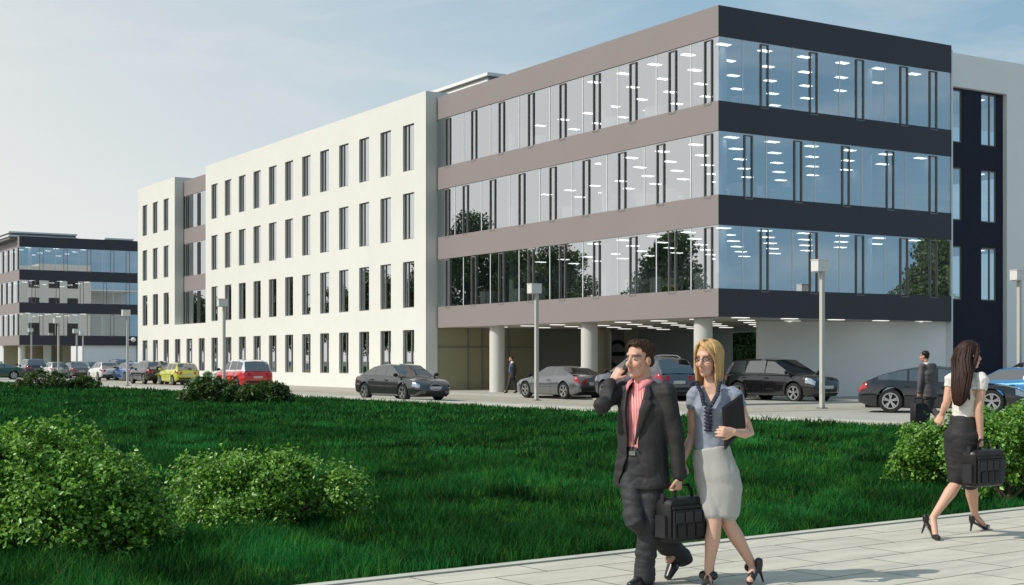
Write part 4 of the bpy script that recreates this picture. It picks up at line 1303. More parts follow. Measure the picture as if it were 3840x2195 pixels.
class Head:
    def __init__(self, c, f, tilt=0.0, sc=1.0):
        self.c = Vector(c); self.f = Vector(f).normalized(); self.up = (Z + self.f * tilt).normalized()
        self.f = (self.f - self.up * self.f.dot(self.up)).normalized()
        self.r = self.f.cross(self.up); self.s = sc
    def p(self, x, y, z): return self.c + (self.r * x + self.f * y + self.up * z) * self.s
    def loc(self, w):
        d = (w - self.c) / self.s
        return d.dot(self.r), d.dot(self.f), d.dot(self.up)
    def ax(self): return (self.r, self.f, self.up)
    def shape(self, mb, female=False):
        S_ = self.s; A = self.ax()
        def el(c, r, n=14): mb.ball(self.p(*c), tuple(q * S_ for q in r), A, n)
        jw = .88 if female else 1.0
        el((0, -.014, .040), (.073, .092, .082), 20); el((0, .022, -.030), (.062 * jw, .066, .086), 18)
        el((0, .030, -.082), (.050 * jw, .054, .040)); el((0, .066, -.104), (.022 * jw, .020, .018))
        el((0, .069, .030), (.050, .019, .022)); el((.034, .060, -.032), (.027, .026, .026)); el((-.034, .060, -.032), (.027, .026, .026))
        el((0, .080, -.070), (.026, .016, .018))
        mb.tube([self.p(0, .082, .016), self.p(0, .096, -.012), self.p(0, .112, -.034)], [.009 * S_, .0105 * S_, .0145 * S_], 10)
        for sg in (-1, 1):
            el((sg * .011, .096, -.040), (.010, .011, .009)); el((sg * .074, -.008, -.014), (.010, .021, .031))
        el((0, .091, -.064), (.021, .010, .007)); el((0, .089, -.077), (.018, .010, .008))
    def colour(self, skin, hairc, lip):
        def f(w):
            x, y, z = self.loc(w)
            c = np.array(skin)
            if -.14 < z < .13 and abs(x) < .1 and y > .03:
                e = math.exp(-((abs(x) - .040) / .022) ** 2 - ((z + .035) / .022) ** 2) * .5
                c = c * (1 - e) + np.array((skin[0] * 1.0, skin[1] * .72, skin[2] * .70)) * e
                if y > .075 and abs(x) < .027 and -.086 < z < -.058:
                    e = max(0, 1 - ((z + .071) / .014) ** 2 - (x / .028) ** 2); e = min(1, e * 1.6); c = c * (1 - e) + np.array(lip) * e
                zb = .024 - .25 * (abs(x) - .032) ** 2 / .03
                if .010 < abs(x) < .056 and abs(z - zb) < .010:
                    e = .8 * (1 - ((z - zb) / .010) ** 2); c = c * (1 - e) + np.array(hairc) * e
                d = math.hypot((abs(x) - .031) / .020, (z - .001) / .010)
                if d < 1.3: e = .30 * max(0, 1 - d / 1.3); c = c * (1 - e) + np.array(hairc) * .6 * e
            return c
        return f
    def eyes(self, parent, look=0.0):
        for sg in (-1, 1):
            o = MB().ball(self.p(sg * .031, .0745, .001), tuple(q * self.s for q in (.0135, .0100, .0064)), self.ax(), 12)
            o.ball(self.p(sg * .031 + look, .0805, .001), tuple(q * self.s for q in (.0064, .0050, .0060)), self.ax(), 10, 1)
            o.build('eye', [M['eyewhite'], M['iris']], parent, 60)

def locks(mb, paths, r0, r1, n=6):
    """thin tapering strands along the given paths"""
    for p in paths: mb.tube(p, [r0 * .7] + [r0] * (len(p) - 2) + [r1], n)

def falling_hair(H, n, g, zend, gap=55, part=.012):
    """paths of locks from the parting over the skull and straight down"""
    out_ = []
    for i in range(n):
        az = math.radians(g.uniform(gap, 360 - gap))
        sx, sy = math.sin(az), math.cos(az); k = g.uniform(.97, 1.10); pts = []
        for el in (72, 50, 25, 2):
            e = math.radians(el); ce = math.cos(e)
            pts.append(H.p(part * (el / 72) + .084 * k * ce * sx, -.022 + .103 * k * ce * sy, .046 + .087 * k * math.sin(e)))
        ze = zend + g.uniform(-.02, .025)
        for f_ in (.33, .66, 1.0):
            z = .04 + (ze - .04) * f_; q = k * (1.0 - .10 * f_) + g.uniform(-.02, .02)
            pts.append(H.p(.084 * q * sx + g.uniform(-.003, .003), -.022 + .103 * q * sy + .012 * f_, z))
        out_.append(pts)
    return out_

def tufts(hair, n, ln, g, comb):
    """short strands standing out of a cropped head of hair"""
    me = hair.data; k = len(me.vertices); mb = MB()
    for i in g.integers(0, k, n):
        v = me.vertices[int(i)]; d = (v.normal * .15 + comb + Vector(g.normal(0, .35, 3))).normalized()
        mb.tube([v.co - d * .004, v.co + d * ln * .6, v.co + d * ln * g.uniform(.8, 1.4)], [.0035, .003, .001], 4, round_ends=False)
    return mb.build('hair_tuft', hair.data.materials[0], hair, 60)

def shoe(name, parent, heel, toe, ankle, w=.044):
    mb = MB(); d = (toe - heel).normalized(); s = d.cross(Z).normalized()
    u = s.cross(d)
    mb.tube([heel + u * .035, heel + d * .10 + u * .040, heel.lerp(toe, .62) + u * .030, toe - d * .02 + u * .022], [(.034, .034), (.036, .04), (w, .030), (.030, .020)], 14, side=s)
    mb.tube([heel + u * .05 + d * .02, ankle], [.040, .042], 12)
    mb.tube([heel + u * .008, heel.lerp(toe, .6) + u * .006, toe - d * .015 + u * .008], [(.036, .009), (w + .003, .009), (.032, .009)], 12, side=s)
    return organic(name, mb, .006, M['shoe'], parent, 3)

def heel_shoe(name, parent, heel, ball, toe, ankle, ground_heel, strap=False):
    """a high heeled shoe: sole from raised heel to toe, a spike and a heel cup"""
    mb = MB(); s = (toe - heel).cross(Z).normalized()
    mb.tube([heel, heel.lerp(ball, .55), ball, toe], [(.026, .012), (.026, .009), (.036, .012), (.020, .012)], 12, side=s)
    mb.tube([ball + Z * .022, toe + Z * .016], [(.035, .020), (.020, .012)], 12, side=s)
    mb.tube([heel + Z * .012, heel + Z * .045], [(.030, .028), (.031, .026)], 12, side=s)
    mb.tube([heel + Z * .005, heel.lerp(ground_heel, .5), ground_heel], [.018, .011, .008], 10)
    if strap: mb.tube([ankle - s * .036 - Z * .005, ankle + s * .036 - Z * .005], [.034, .034], 14); mb.tube([ball + Z * .03, ankle], [(.012, .012), (.014, .012)], 8)
    return organic(name, mb, .006, M['shoe'], parent, 2)

def sections(pts):
    """interpolates (z, centre, a, b) torso sections by height"""
    pts = sorted(pts, key=lambda q: q[0])
    def f(z):
        zs = [q[0] for q in pts]
        c = Vector([float(np.interp(z, zs, [q[1][i] for q in pts])) for i in range(3)])
        return c, float(np.interp(z, zs, [q[2] for q in pts])), float(np.interp(z, zs, [q[3] for q in pts]))
    return f

def limb(mb, pts, rad, n=14): mb.tube(pts, rad, n)

# ---- the man on the phone ------------------------------------------------
def man_with_phone():
    D = 10.1
    def J(x, y, dd=0.0): return pix(2150 + x / 1.541, 1250 + y / 1.541, D + dd)
    F = Vector((-.60, -.80, 0)); Rt = Vector((-.80, .60, 0))
    t = empty('person', J(400, 1440)); t.location.z = 0
    tag(t, 'man in a dark suit and pink shirt talking on a phone while walking', 'person', 'people walking past the office')
    org = t.location.copy()
    def P(*a): return J(*a) - org
    hip, waist, chest, shc, neck = P(398, 790), P(398, 650), P(412, 440), P(410, 335), P(398, 285)
    shR, shL = shc + Rt * .185 + Vector((0, 0, -.01)), shc - Rt * .185 + Vector((0, 0, -.012))
    elR, wrR = P(165, 418, -.06), P(228, 270, .06)
    elL, wrL = P(592, 600, -.13), P(612, 828, -.15)
    hipR, hipL = hip + Rt * .085, hip - Rt * .085
    knR, anR = P(352, 1085, -.16), P(592, 1262, .16)
    knL, anL = P(440, 1110, -.10), P(405, 1395, -.08)
    H = Head(P(382, 150, -.01), (-.74, -.67, 0), 0.02, 1.11)
    # body
    b = MB(); H.shape(b)
    b.tube([H.p(0, -.025, -.06), H.p(0, -.035, -.11), neck - Z * .03], [.060, .060, .068], 14)
    b.tube([hip - Z * .05, hip, waist, chest, shc, neck - Z * .01], [(.15, .10), (.16, .11), (.145, .095), (.165, .11), (.155, .075), (.07, .06)], 20, side=Rt)
    for s_, e, w_ in ((shR, elR, wrR), (shL, elL, wrL)):
        limb(b, [s_, e, w_], [.05, .036, .026])
    fingers_R = (P(292, 196, .0) - wrR)
    hand(b, wrR, P(282, 192, .06) - wrR, Vector((.8, .5, .3)), -1, .70, .6)
    hand(b, wrL, Vector((-.05, -.02, -1)), Vector((-.75, .55, 0)), -1, 1.05, .3)
    for h_, k_, a_ in ((hipR, knR, anR), (hipL, knL, anL)):
        limb(b, [h_, k_, a_], [.085, .052, .036])
        b.tube([a_, a_ + F * .10 - Z * .05], [.035, .03], 10)
    organic('body', b, .005, M['skin'], t, 3, col=H.colour((.62, .36, .26), (.05, .03, .02), (.48, .20, .17)))
    H.eyes(t, -.004)
    # hair
    h = MB()
    h.ball(H.p(0, -.020, .046), (.088, .108, .092), H.ax(), 24)
    h.ball(H.p(0, .040, .092), (.060, .046, .040), H.ax(), 16); h.ball(H.p(0, -.058, -.01), (.074, .056, .060), H.ax(), 16)
    def hc(c):
        x, y, z = H.loc(c)
        return (y > .040 and z < .080) or (z < .045 and y > .012) or (z < -.05) or (z < .0 and y > -.038) or (y > .075 and z < .094)
    hr = organic('hair', h, .006, M['hair_brown'], t, 2, .004, (60, 60, 40), cut=hc, solid=.004)
    tufts(hr, 700, .0075, rng, H.f * .35 + Z * .35)
    # shirt and collar
    sh = MB()
    sh.tube([P(398, 694), waist, chest, shc - Z * .02, neck - Z * .02], [(.165, .115), (.155, .108), (.178, .125), (.165, .088), (.075, .068)], 24, side=Rt)
    organic('shirt', sh, .009, M['pink'], t, 3, .006, (10, 10, 5))
    co = MB()
    for sg in (-1, 1):
        prev = None
        for i in range(13):
            f_ = i / 12; a = math.radians(178 - 150 * f_)
            dv = F * math.cos(a) + Rt * sg * math.sin(a)
            top = neck + dv * (.074 - .004 * f_) + Z * (.052 - .040 * f_ ** 1.5) + F * .010
            low = neck + dv * (.088 + .016 * f_) + Z * (.014 - .030 * f_ - .045 * f_ ** 6) + F * (.010 + .030 * f_ ** 2)
            mid = (top + low) / 2 + dv * .010
            if prev: co.quad(prev[0], top, mid, prev[1]); co.quad(prev[1], mid, low, prev[2])
            prev = (top, mid, low)
    c_ = co.build('collar', M['collar'], t, 60); sm = c_.modifiers.new('thickness', 'SOLIDIFY'); sm.thickness = .004
    # jacket
    zs = lambda v: v.z
    hem = P(398, 868)
    secs = [(hem, .225, .150), (hip, .212, .148), (waist, .192, .136), (chest, .212, .152), (shc, .188, .100), (neck, .086, .078)]
    sec = sections([(q[0].z, q[0], q[1], q[2]) for q in secs])
    j = MB()
    j.tube([q[0] for q in secs], [(q[1], q[2]) for q in secs], 26, side=Rt)
    j.tube([shR - Rt * .05, shR, elR, elR.lerp(wrR, .82)], [.074, .076, .062, .050], 14); j.ball(elR, .066); j.ball(shR, .082); j.ball(shL, .082); j.ball(elL, .062)
    j.tube([shL + Rt * .05, shL, elL, elL.lerp(wrL, .97)], [.074, .076, .062, .052], 14)
    def opening(z):
        u = (z - hem.z) / (neck.z - hem.z)
        return float(np.interp(u, [0, .12, .26, .42, .62, .85, 1.0], [.115, .075, .036, .030, .048, .068, .075]))
    def jc(c):
        cc, a_, b_ = sec(c.z); d = c - cc; x = d.dot(Rt); y = d.dot(F)
        if c.z < hem.z - .005 and abs(x) < .3: return (x / .2) ** 2 + (y / .13) ** 2 < 1.0 or c.z < hem.z - .03
        if c.z > neck.z - .005 and math.hypot(x, y) < .092: return True
        return y > .03 and abs(x) < opening(c.z) + .016 and abs(x) < .14 and y < .26
    jk = organic('jacket', j, .008, M['suit'], t, 4, .012, (8, 8, 4.5), cut=jc, solid=.009)
    for sg in (-1, 1):
        m = MB(); rows = 16; prev = None
        for i in range(rows + 1):
            f_ = i / rows; z = neck.z - .005 - f_ * (neck.z - waist.z - .02); cc, a_, b_ = sec(z)
            e = opening(z) + .002; wd_ = float(np.interp(f_, [0, .14, .30, .33, 1], [.018, .045, .080, .074, .006]))
            if .22 < f_ < .27: wd_ *= .62
            pts = []
            for k in range(4):
                x = e + wd_ * k / 3; yy = b_ * math.sqrt(max(.05, 1 - (x / a_) ** 2))
                pts.append(cc + Rt * sg * x + F * (yy + .026 - .003 * k))
            if prev:
                for k in range(3): m.quad(prev[k], prev[k + 1], pts[k + 1], pts[k])
            prev = pts
        lp = m.build('lapel', M['suit'], jk, 60); sm = lp.modifiers.new('thickness', 'SOLIDIFY'); sm.thickness = .007
    cc, a_, b_ = sec(waist.z - .02)
    MB().ball(cc - Rt * .048 + F * (b_ + .012), .010, n=10).build('button', M['trim'], jk)
    # trousers and belt
    tr = MB()
    tr.tube([P(398, 700), hip, hip - Z * .10], [(.168, .122), (.174, .126), (.150, .115)], 22, side=Rt)
    tr.tube([hipR, hipR.lerp(knR, .5), knR, knR.lerp(anR, .5), anR + (anR - knR).normalized() * .09], [.098, .090, .075, .072, .074], 16)
    tr.tube([hipL, hipL.lerp(knL, .5), knL, knL.lerp(anL, .5), anL - Z * .045], [.100, .092, .076, .074, .080], 16)
    organic('trousers', tr, .009, M['suit_trousers'], t, 3, .014, (7, 7, 9))
    bl = P(398, 688)
    MB().tube([bl - Z * .012, bl + Z * .012], [(.172, .126), (.172, .126)], 24, side=Rt, round_ends=False).build('belt', M['shoe'], t, 40)
    MB().bar(bl + F * .130 - Rt * .025, bl + F * .130 + Rt * .025, .03, .012, F).build('belt_buckle', M['steel'], t)
    # shoes: one planted, one trailing on its toe
    hl = Vector((anL.x + .045, anL.y + .05, .0 - org.z)); shoe('shoe', t, hl, hl + F * .275, anL)
    toe = P(545, 1432, .10); he = P(632, 1262, .24)
    shoe('shoe', t, he, he + (toe - he).normalized() * .27, anR)
    # phone in the raised hand: a thing of its own
    ph = empty('phone', J(303, 204, .05)); tag(ph, 'black mobile phone held to the ear of the man in the dark suit', 'phone')
    MB().box(-.008, .008, -.028, .028, -.062, .062).build('case', M['trim'], ph)
    MB().box(-.0105, -.0085, -.024, .024, -.050, .050).build('screen', M['trim'], ph)
    ph.rotation_euler = (R(22), R(14), R(28))
    return t, org + wrL
man, grip = man_with_phone()

def soft_bag(name, label, c, axis, Lb, Db, Hb, skin='bagcloth', pockets=4):
    """a black nylon case: long side along axis, pockets on the side that faces the road"""
    rz = math.atan2(axis[1], axis[0])
    t = empty(name, c, rz); tag(t, label, 'bag')
    b = MB()
    def rr(k, y):                                    # rounded rectangle section
        pts = []; q = .045
        for (cx_, cz_, a0) in ((Lb / 2 - q, Hb - q, 0), (-Lb / 2 + q, Hb - q, 90), (-Lb / 2 + q, q, 180), (Lb / 2 - q, q, 270)):
            for a in (0, 30, 60, 90):
                pts.append((k * (cx_ + q * math.cos(R(a0 + a))), y, (cz_ + q * math.sin(R(a0 + a)) - Hb / 2) * k + Hb / 2))
        return pts
    b.loft([rr(.94, -Db / 2), rr(1, -Db / 2 + .02), rr(1, Db / 2 - .02), rr(.94, Db / 2)])
    bo = b.build('case', M[skin], t, 40)
    f = -Db / 2
    MB().box(-Lb * .43, Lb * .43, f - .022, f - .002, Hb * .10, Hb * .74).build('front_panel', M['bagpocket'], t)
    w_ = Lb * .84 / pockets
    for k in range(pockets):
        x = -Lb * .42 + w_ * k
        MB().box(x + .006, x + w_ - .006, f - .034, f - .023, Hb * .46, Hb * .70).build('pocket', M['bagpocket'], t)
        if k < pockets - 1:
            MB().box(x + .008 + w_ * .16, x + w_ * 1.16 - .004, f - .036, f - .023, Hb * .13, Hb * .42).build('pocket', M['bagcloth'], t)
    MB().bar((-Lb * .45, f - .012, Hb * .80), (Lb * .45, f - .012, Hb * .80), .014, .02).build('zip', M['bagcloth'], t)
    sp = MB().box(-Lb / 2 - .022, -Lb / 2 - .002, -Db * .33, Db * .33, Hb * .12, Hb * .62).build('side_pocket', M['bagpocket'], t)
    h = MB(); hh = Hb + .085
    h.tube([(-.085, 0, Hb - .02), (-.08, 0, Hb + .04), (-.05, 0, hh), (.05, 0, hh), (.08, 0, Hb + .04), (.085, 0, Hb - .02)], [(.014, .008)] * 6, 8)
    h.build('handle', M['leather'], t, 40)
    for x in (-Lb / 2 + .01, Lb / 2 - .01):
        MB().box(x - .012, x + .012, -.016, .016, Hb - .03, Hb + .035).build('strap_ring', M['bagpocket'], t)
    return t
g = grip + Vector((.0, -.01, -.075)); soft_bag('laptop_bag', 'black laptop bag with many pockets carried between the man and the blond woman', (g.x + .035, g.y + .06, g.z - .385), PD, .41, .15, .31)

# ---- the blond woman -----------------------------------------------------
def blond_woman():
    D = 10.05
    def J(x, y, dd=0.0): return pix(2150 + x / 1.541, 1250 + y / 1.541, D + dd)
    F = Vector((-.42, -.907, 0)); Rt = Vector((-.907, .42, 0))
    t = empty('person', J(800, 1430)); t.location.z = 0
    tag(t, 'blond woman with glasses in a grey blue blouse and light grey skirt', 'person', 'people walking past the office')
    org = t.location.copy()
    def P(*a): return J(*a) - org
    hip, waist, chest, shc, neck = P(830, 815), P(795, 650), P(812, 440), P(815, 350), P(797, 292)
    shR, shL = shc + Rt * .150, shc - Rt * .150
    elR, wrR = P(688, 596, .10), P(628, 742, .0)
    elL, wrL = P(1020, 585, -.10), P(930, 572, -.27)
    hipR, hipL = hip + Rt * .075, hip - Rt * .075
    knR, anR = P(815, 1100, -.06), P(780, 1395, -.06)
    knL, anL = P(895, 1095, .02), P(1040, 1350, .06)
    H = Head(P(778, 150), (-.62, -.78, 0), 0.05, 1.03)
    b = MB(); H.shape(b, True)
    b.tube([H.p(0, -.025, -.06), H.p(0, -.030, -.11), neck - Z * .02], [.046, .045, .054], 14)
    b.tube([hip - Z * .06, hip, waist, chest, shc, neck], [(.14, .10), (.15, .11), (.11, .085), (.135, .105), (.128, .062), (.05, .05)], 20, side=Rt)
    limb(b, [shR, shR.lerp(elR, .5), elR, elR.lerp(wrR, .3), wrR], [.045, .042, .034, .036, .023])
    limb(b, [shL, shL.lerp(elL, .5), elL, elL.lerp(wrL, .3), wrL], [.045, .042, .035, .036, .023])
    hand(b, wrR, Vector((-.20, -.05, -1)), Vector((-.1, -.9, 0)), -1, .40, .5, .93)
    hand(b, wrL, Vector((-.92, -.25, .05)), Vector((.2, .95, .0)), 1, .55, .5, .93)
    for h_, k_, a_ in ((hipR, knR, anR), (hipL, knL, anL)):
        limb(b, [h_, h_.lerp(k_, .55), k_, k_.lerp(a_, .30), k_.lerp(a_, .62), a_], [.085, .074, .053, .056, .042, .031])
    fR0, fR1 = anR + Vector((-.01, -.05, -.05)), Vector((anR.x - .045, anR.y - .15, .022)); b.tube([anR, fR0, fR1], [.032, .03, .026], 10)
    fL1 = P(1022, 1428, -.10); b.tube([anL, anL.lerp(fL1, .5) + Z * .005, fL1], [.032, .029, .026], 10)
    organic('body', b, .005, M['skin'], t, 3, col=H.colour((.66, .40, .29), (.30, .19, .10), (.58, .24, .22)))
    H.eyes(t)
    # hair: cap, swept fringe and shoulder-length locks
    h = MB()
    h.ball(H.p(0, -.022, .044), (.083, .102, .086), H.ax(), 24)
    h.tube([H.p(0, -.085, .03), H.p(0, -.092, -.06), H.p(0, -.080, -.13), H.p(0, -.068, -.17)], [(.066, .026), (.068, .026), (.062, .022), (.05, .012)], 14, side=H.r)
    def hc(c):
        x, y, z = H.loc(c)
        return y > .046 and z < .066 - .35 * max(0, -x - .01) and abs(x) < .064
    hr = organic('hair', h, .006, M['hair_blond'], t, 2, .005, (55, 55, 6), cut=hc, solid=.004)
    lk = MB(); locks(lk, falling_hair(H, 150, rng, -.185, 62), .0085, .0025)
    for i in range(16):                              # the fringe, swept to one side
        f_ = i / 15; k = rng.uniform(.99, 1.05)
        lk.tube([H.p(.030 - .02 * f_, .035 + .02 * f_, .122 * k), H.p(.012 - .035 * f_, .068 * k, .108 - .006 * f_), H.p(-.030 - .022 * f_, (.078 - .020 * f_) * k, .082 - .010 * f_), H.p(-.066 - .010 * f_, (.056 - .020 * f_) * k, .038 - .03 * f_), H.p(-.082, .030 - .02 * f_, -.03 - .10 * f_)], [.006, .009, .009, .008, .003], 6)
    for i in range(12):
        f_ = i / 11; k = rng.uniform(.99, 1.05)
        lk.tube([H.p(.034 - .01 * f_, .03 - .01 * f_, .122 * k), H.p(.056, (.055 - .02 * f_) * k, .095), H.p(.076 * k, .040 - .025 * f_, .045), H.p(.084 * k, .028 - .025 * f_, -.02), H.p(.082, .03 - .025 * f_, -.10), H.p(.078, .035 - .03 * f_, -.18 - .03 * f_)], [.006, .009, .009, .009, .008, .003], 6)
    lk.build('hair_lock', M['hair_blond'], hr, 60)
    gl = MB()
    for sg in (-1, 1):
        pts = [H.p(sg * .032 + .022 * math.cos(a), .094 - .010 * abs(math.cos(a)), .001 + .0145 * math.sin(a)) for a in np.linspace(0, 2 * math.pi, 17)]
        for p, q in zip(pts[:-1], pts[1:]): gl.bar(p, q, .0034, .0034, H.f)
        gl.bar(H.p(sg * .054, .086, .006), H.p(sg * .078, -.005, .004), .0032, .004)
    gl.bar(H.p(-.011, .096, .004), H.p(.011, .096, .004), .003, .003, H.f)
    gl.build('glasses', M['trim'], t)
    # blouse with cap sleeves and a dark ruffle along its V neck
    secs = [(P(800, 690), .128, .100), (waist, .118, .094), (P(806, 540), .128, .104), (chest, .150, .122), (shc, .150, .074), (neck - Z * .005, .070, .060)]
    sec = sections([(q[0].z, q[0], q[1], q[2]) for q in secs])
    bl = MB(); bl.tube([q[0] for q in secs], [(q[1], q[2]) for q in secs], 24, side=Rt)
    for sg in (1, -1): bl.ball(chest + Rt * sg * .066 + F * .070 - Z * .005, (.062, .050, .058), (Rt, F, Z), 14)
    bl.tube([shR - Rt * .02, shR + (elR - shR) * .06, shR.lerp(elR, .33)], [.058, .060, .055], 14)
    bl.tube([shL + Rt * .02, shL + (elL - shL) * .06, shL.lerp(elL, .33)], [.058, .060, .055], 14)
    vtop, vbot = neck.z, chest.z + .035
    def bc(c):
        cc, a_, b_ = sec(c.z); d = c - cc; x = d.dot(Rt); y = d.dot(F)
        if c.z > neck.z - .012 and math.hypot(x, y) < .085: return True
        if y > 0 and c.z > vbot and abs(x) < .012 + .050 * (c.z - vbot) / (vtop - vbot): return True
        e = (c - shR.lerp(elR, .33)).dot((elR - shR).normalized())
        if e > .005 and (c - shR.lerp(elR, .33)).length < .085: return True
        e = (c - shL.lerp(elL, .33)).dot((elL - shL).normalized())
        return e > .005 and (c - shL.lerp(elL, .33)).length < .085
    blo = organic('blouse', bl, .007, M['blouse'], t, 4, .008, (14, 14, 9), cut=bc, solid=.004)
    rf = MB()
    for sg in (-1, 1):
        prev = None
        for i in range(26):
            f_ = i / 25; z = neck.z + .022 - f_ * (neck.z + .022 - vbot + .0); cc, a_, b_ = sec(min(z, neck.z - .01))
            x = .010 + .062 * (1 - f_) ** .9; wv = .010 * math.sin(i * 2.1)
            yy = b_ * math.sqrt(max(.1, 1 - (x / max(a_, .085)) ** 2)) + .026 + (.022 if f_ > .55 else .012)
            p0 = cc + Rt * sg * x + F * yy; p0.z = z
            p1 = p0 + Rt * sg * .030 + F * (.006 + wv)
            if prev: rf.quad(prev[0], p0, p1, prev[1])
            prev = (p0, p1)
    prev = None
    for i in range(22):
        f_ = i / 21; z = vbot + .01 - f_ * .20; cc, a_, b_ = sec(z); wv = .012 * math.sin(i * 2.3)
        p0 = cc + Rt * (.022 + wv) + F * (b_ + .034 * (1 - .5 * f_)); p1 = cc - Rt * (.024 - wv) + F * (b_ + .040 * (1 - .5 * f_) + wv * .6)
        if prev: rf.quad(prev[0], p0, p1, prev[1])
        prev = (p0, p1)
    ro_ = rf.build('ruffle', M['ruffle'], blo, 60); sm = ro_.modifiers.new('thickness', 'SOLIDIFY'); sm.thickness = .008
    # skirt
    sk = MB()
    ss = [(P(795, 656), .134, .108), (P(806, 725), .146, .112), (hip, .164, .124), (P(850, 910), .160, .122), (P(852, 1000), .142, .112), (P(850, 1056), .132, .106)]
    sk.tube([q[0] for q in ss], [(q[1], q[2]) for q in ss], 26, side=Rt, round_ends=False)
    for h_, k_ in ((hipR, knR), (hipL, knL)): sk.tube([h_, h_.lerp(k_, .5), h_.lerp(k_, .80)], [.094, .088, .074], 14)
    organic('skirt', sk, .008, M['greyskirt'], t, 3, .008, (12, 12, 3))
    # open high heels
    heel_shoe('shoe', t, Vector((anR.x + .02, anR.y + .045, .085)), Vector((anR.x - .03, anR.y - .10, .014)), Vector((anR.x - .06, anR.y - .185, .016)), anR, Vector((anR.x + .035, anR.y + .055, .004)), True)
    heel_shoe('shoe', t, P(1072, 1352, .02), P(1030, 1418, -.08), P(1016, 1450, -.11), anL, P(1098, 1436, .04), True)
    # the folder under her arm
    c1, c2, c3, c4 = J(862, 432, -.20), J(975, 352, -.16), J(995, 545, -.16), J(876, 672, -.20)
    cen = (c1 + c2 + c3 + c4) / 4; fo = empty('document_folder', cen)
    tag(fo, 'black zipped leather folder held by the blond woman', 'folder')
    nrm = (c2 - c1).cross(c4 - c1).normalized()
    if nrm.y > 0: nrm = -nrm
    q = [v - cen for v in (c1, c2, c3, c4)]
    fm = MB(); inn = [v * .93 for v in q]
    fm.loft([[v + nrm * .016 for v in inn], [v + nrm * .010 for v in q], [v - nrm * .010 for v in q], [v - nrm * .016 for v in inn]])
    fm.build('cover', M['leather'], fo)
    zp = MB()
    for a_, b_ in ((0, 1), (3, 0)): zp.bar(q[a_] * 1.0 + nrm * .0, q[b_] * 1.0 + nrm * .0, .006, .012, nrm)
    zp.build('zip', M['bagpocket'], fo)
    return t
blond_woman()

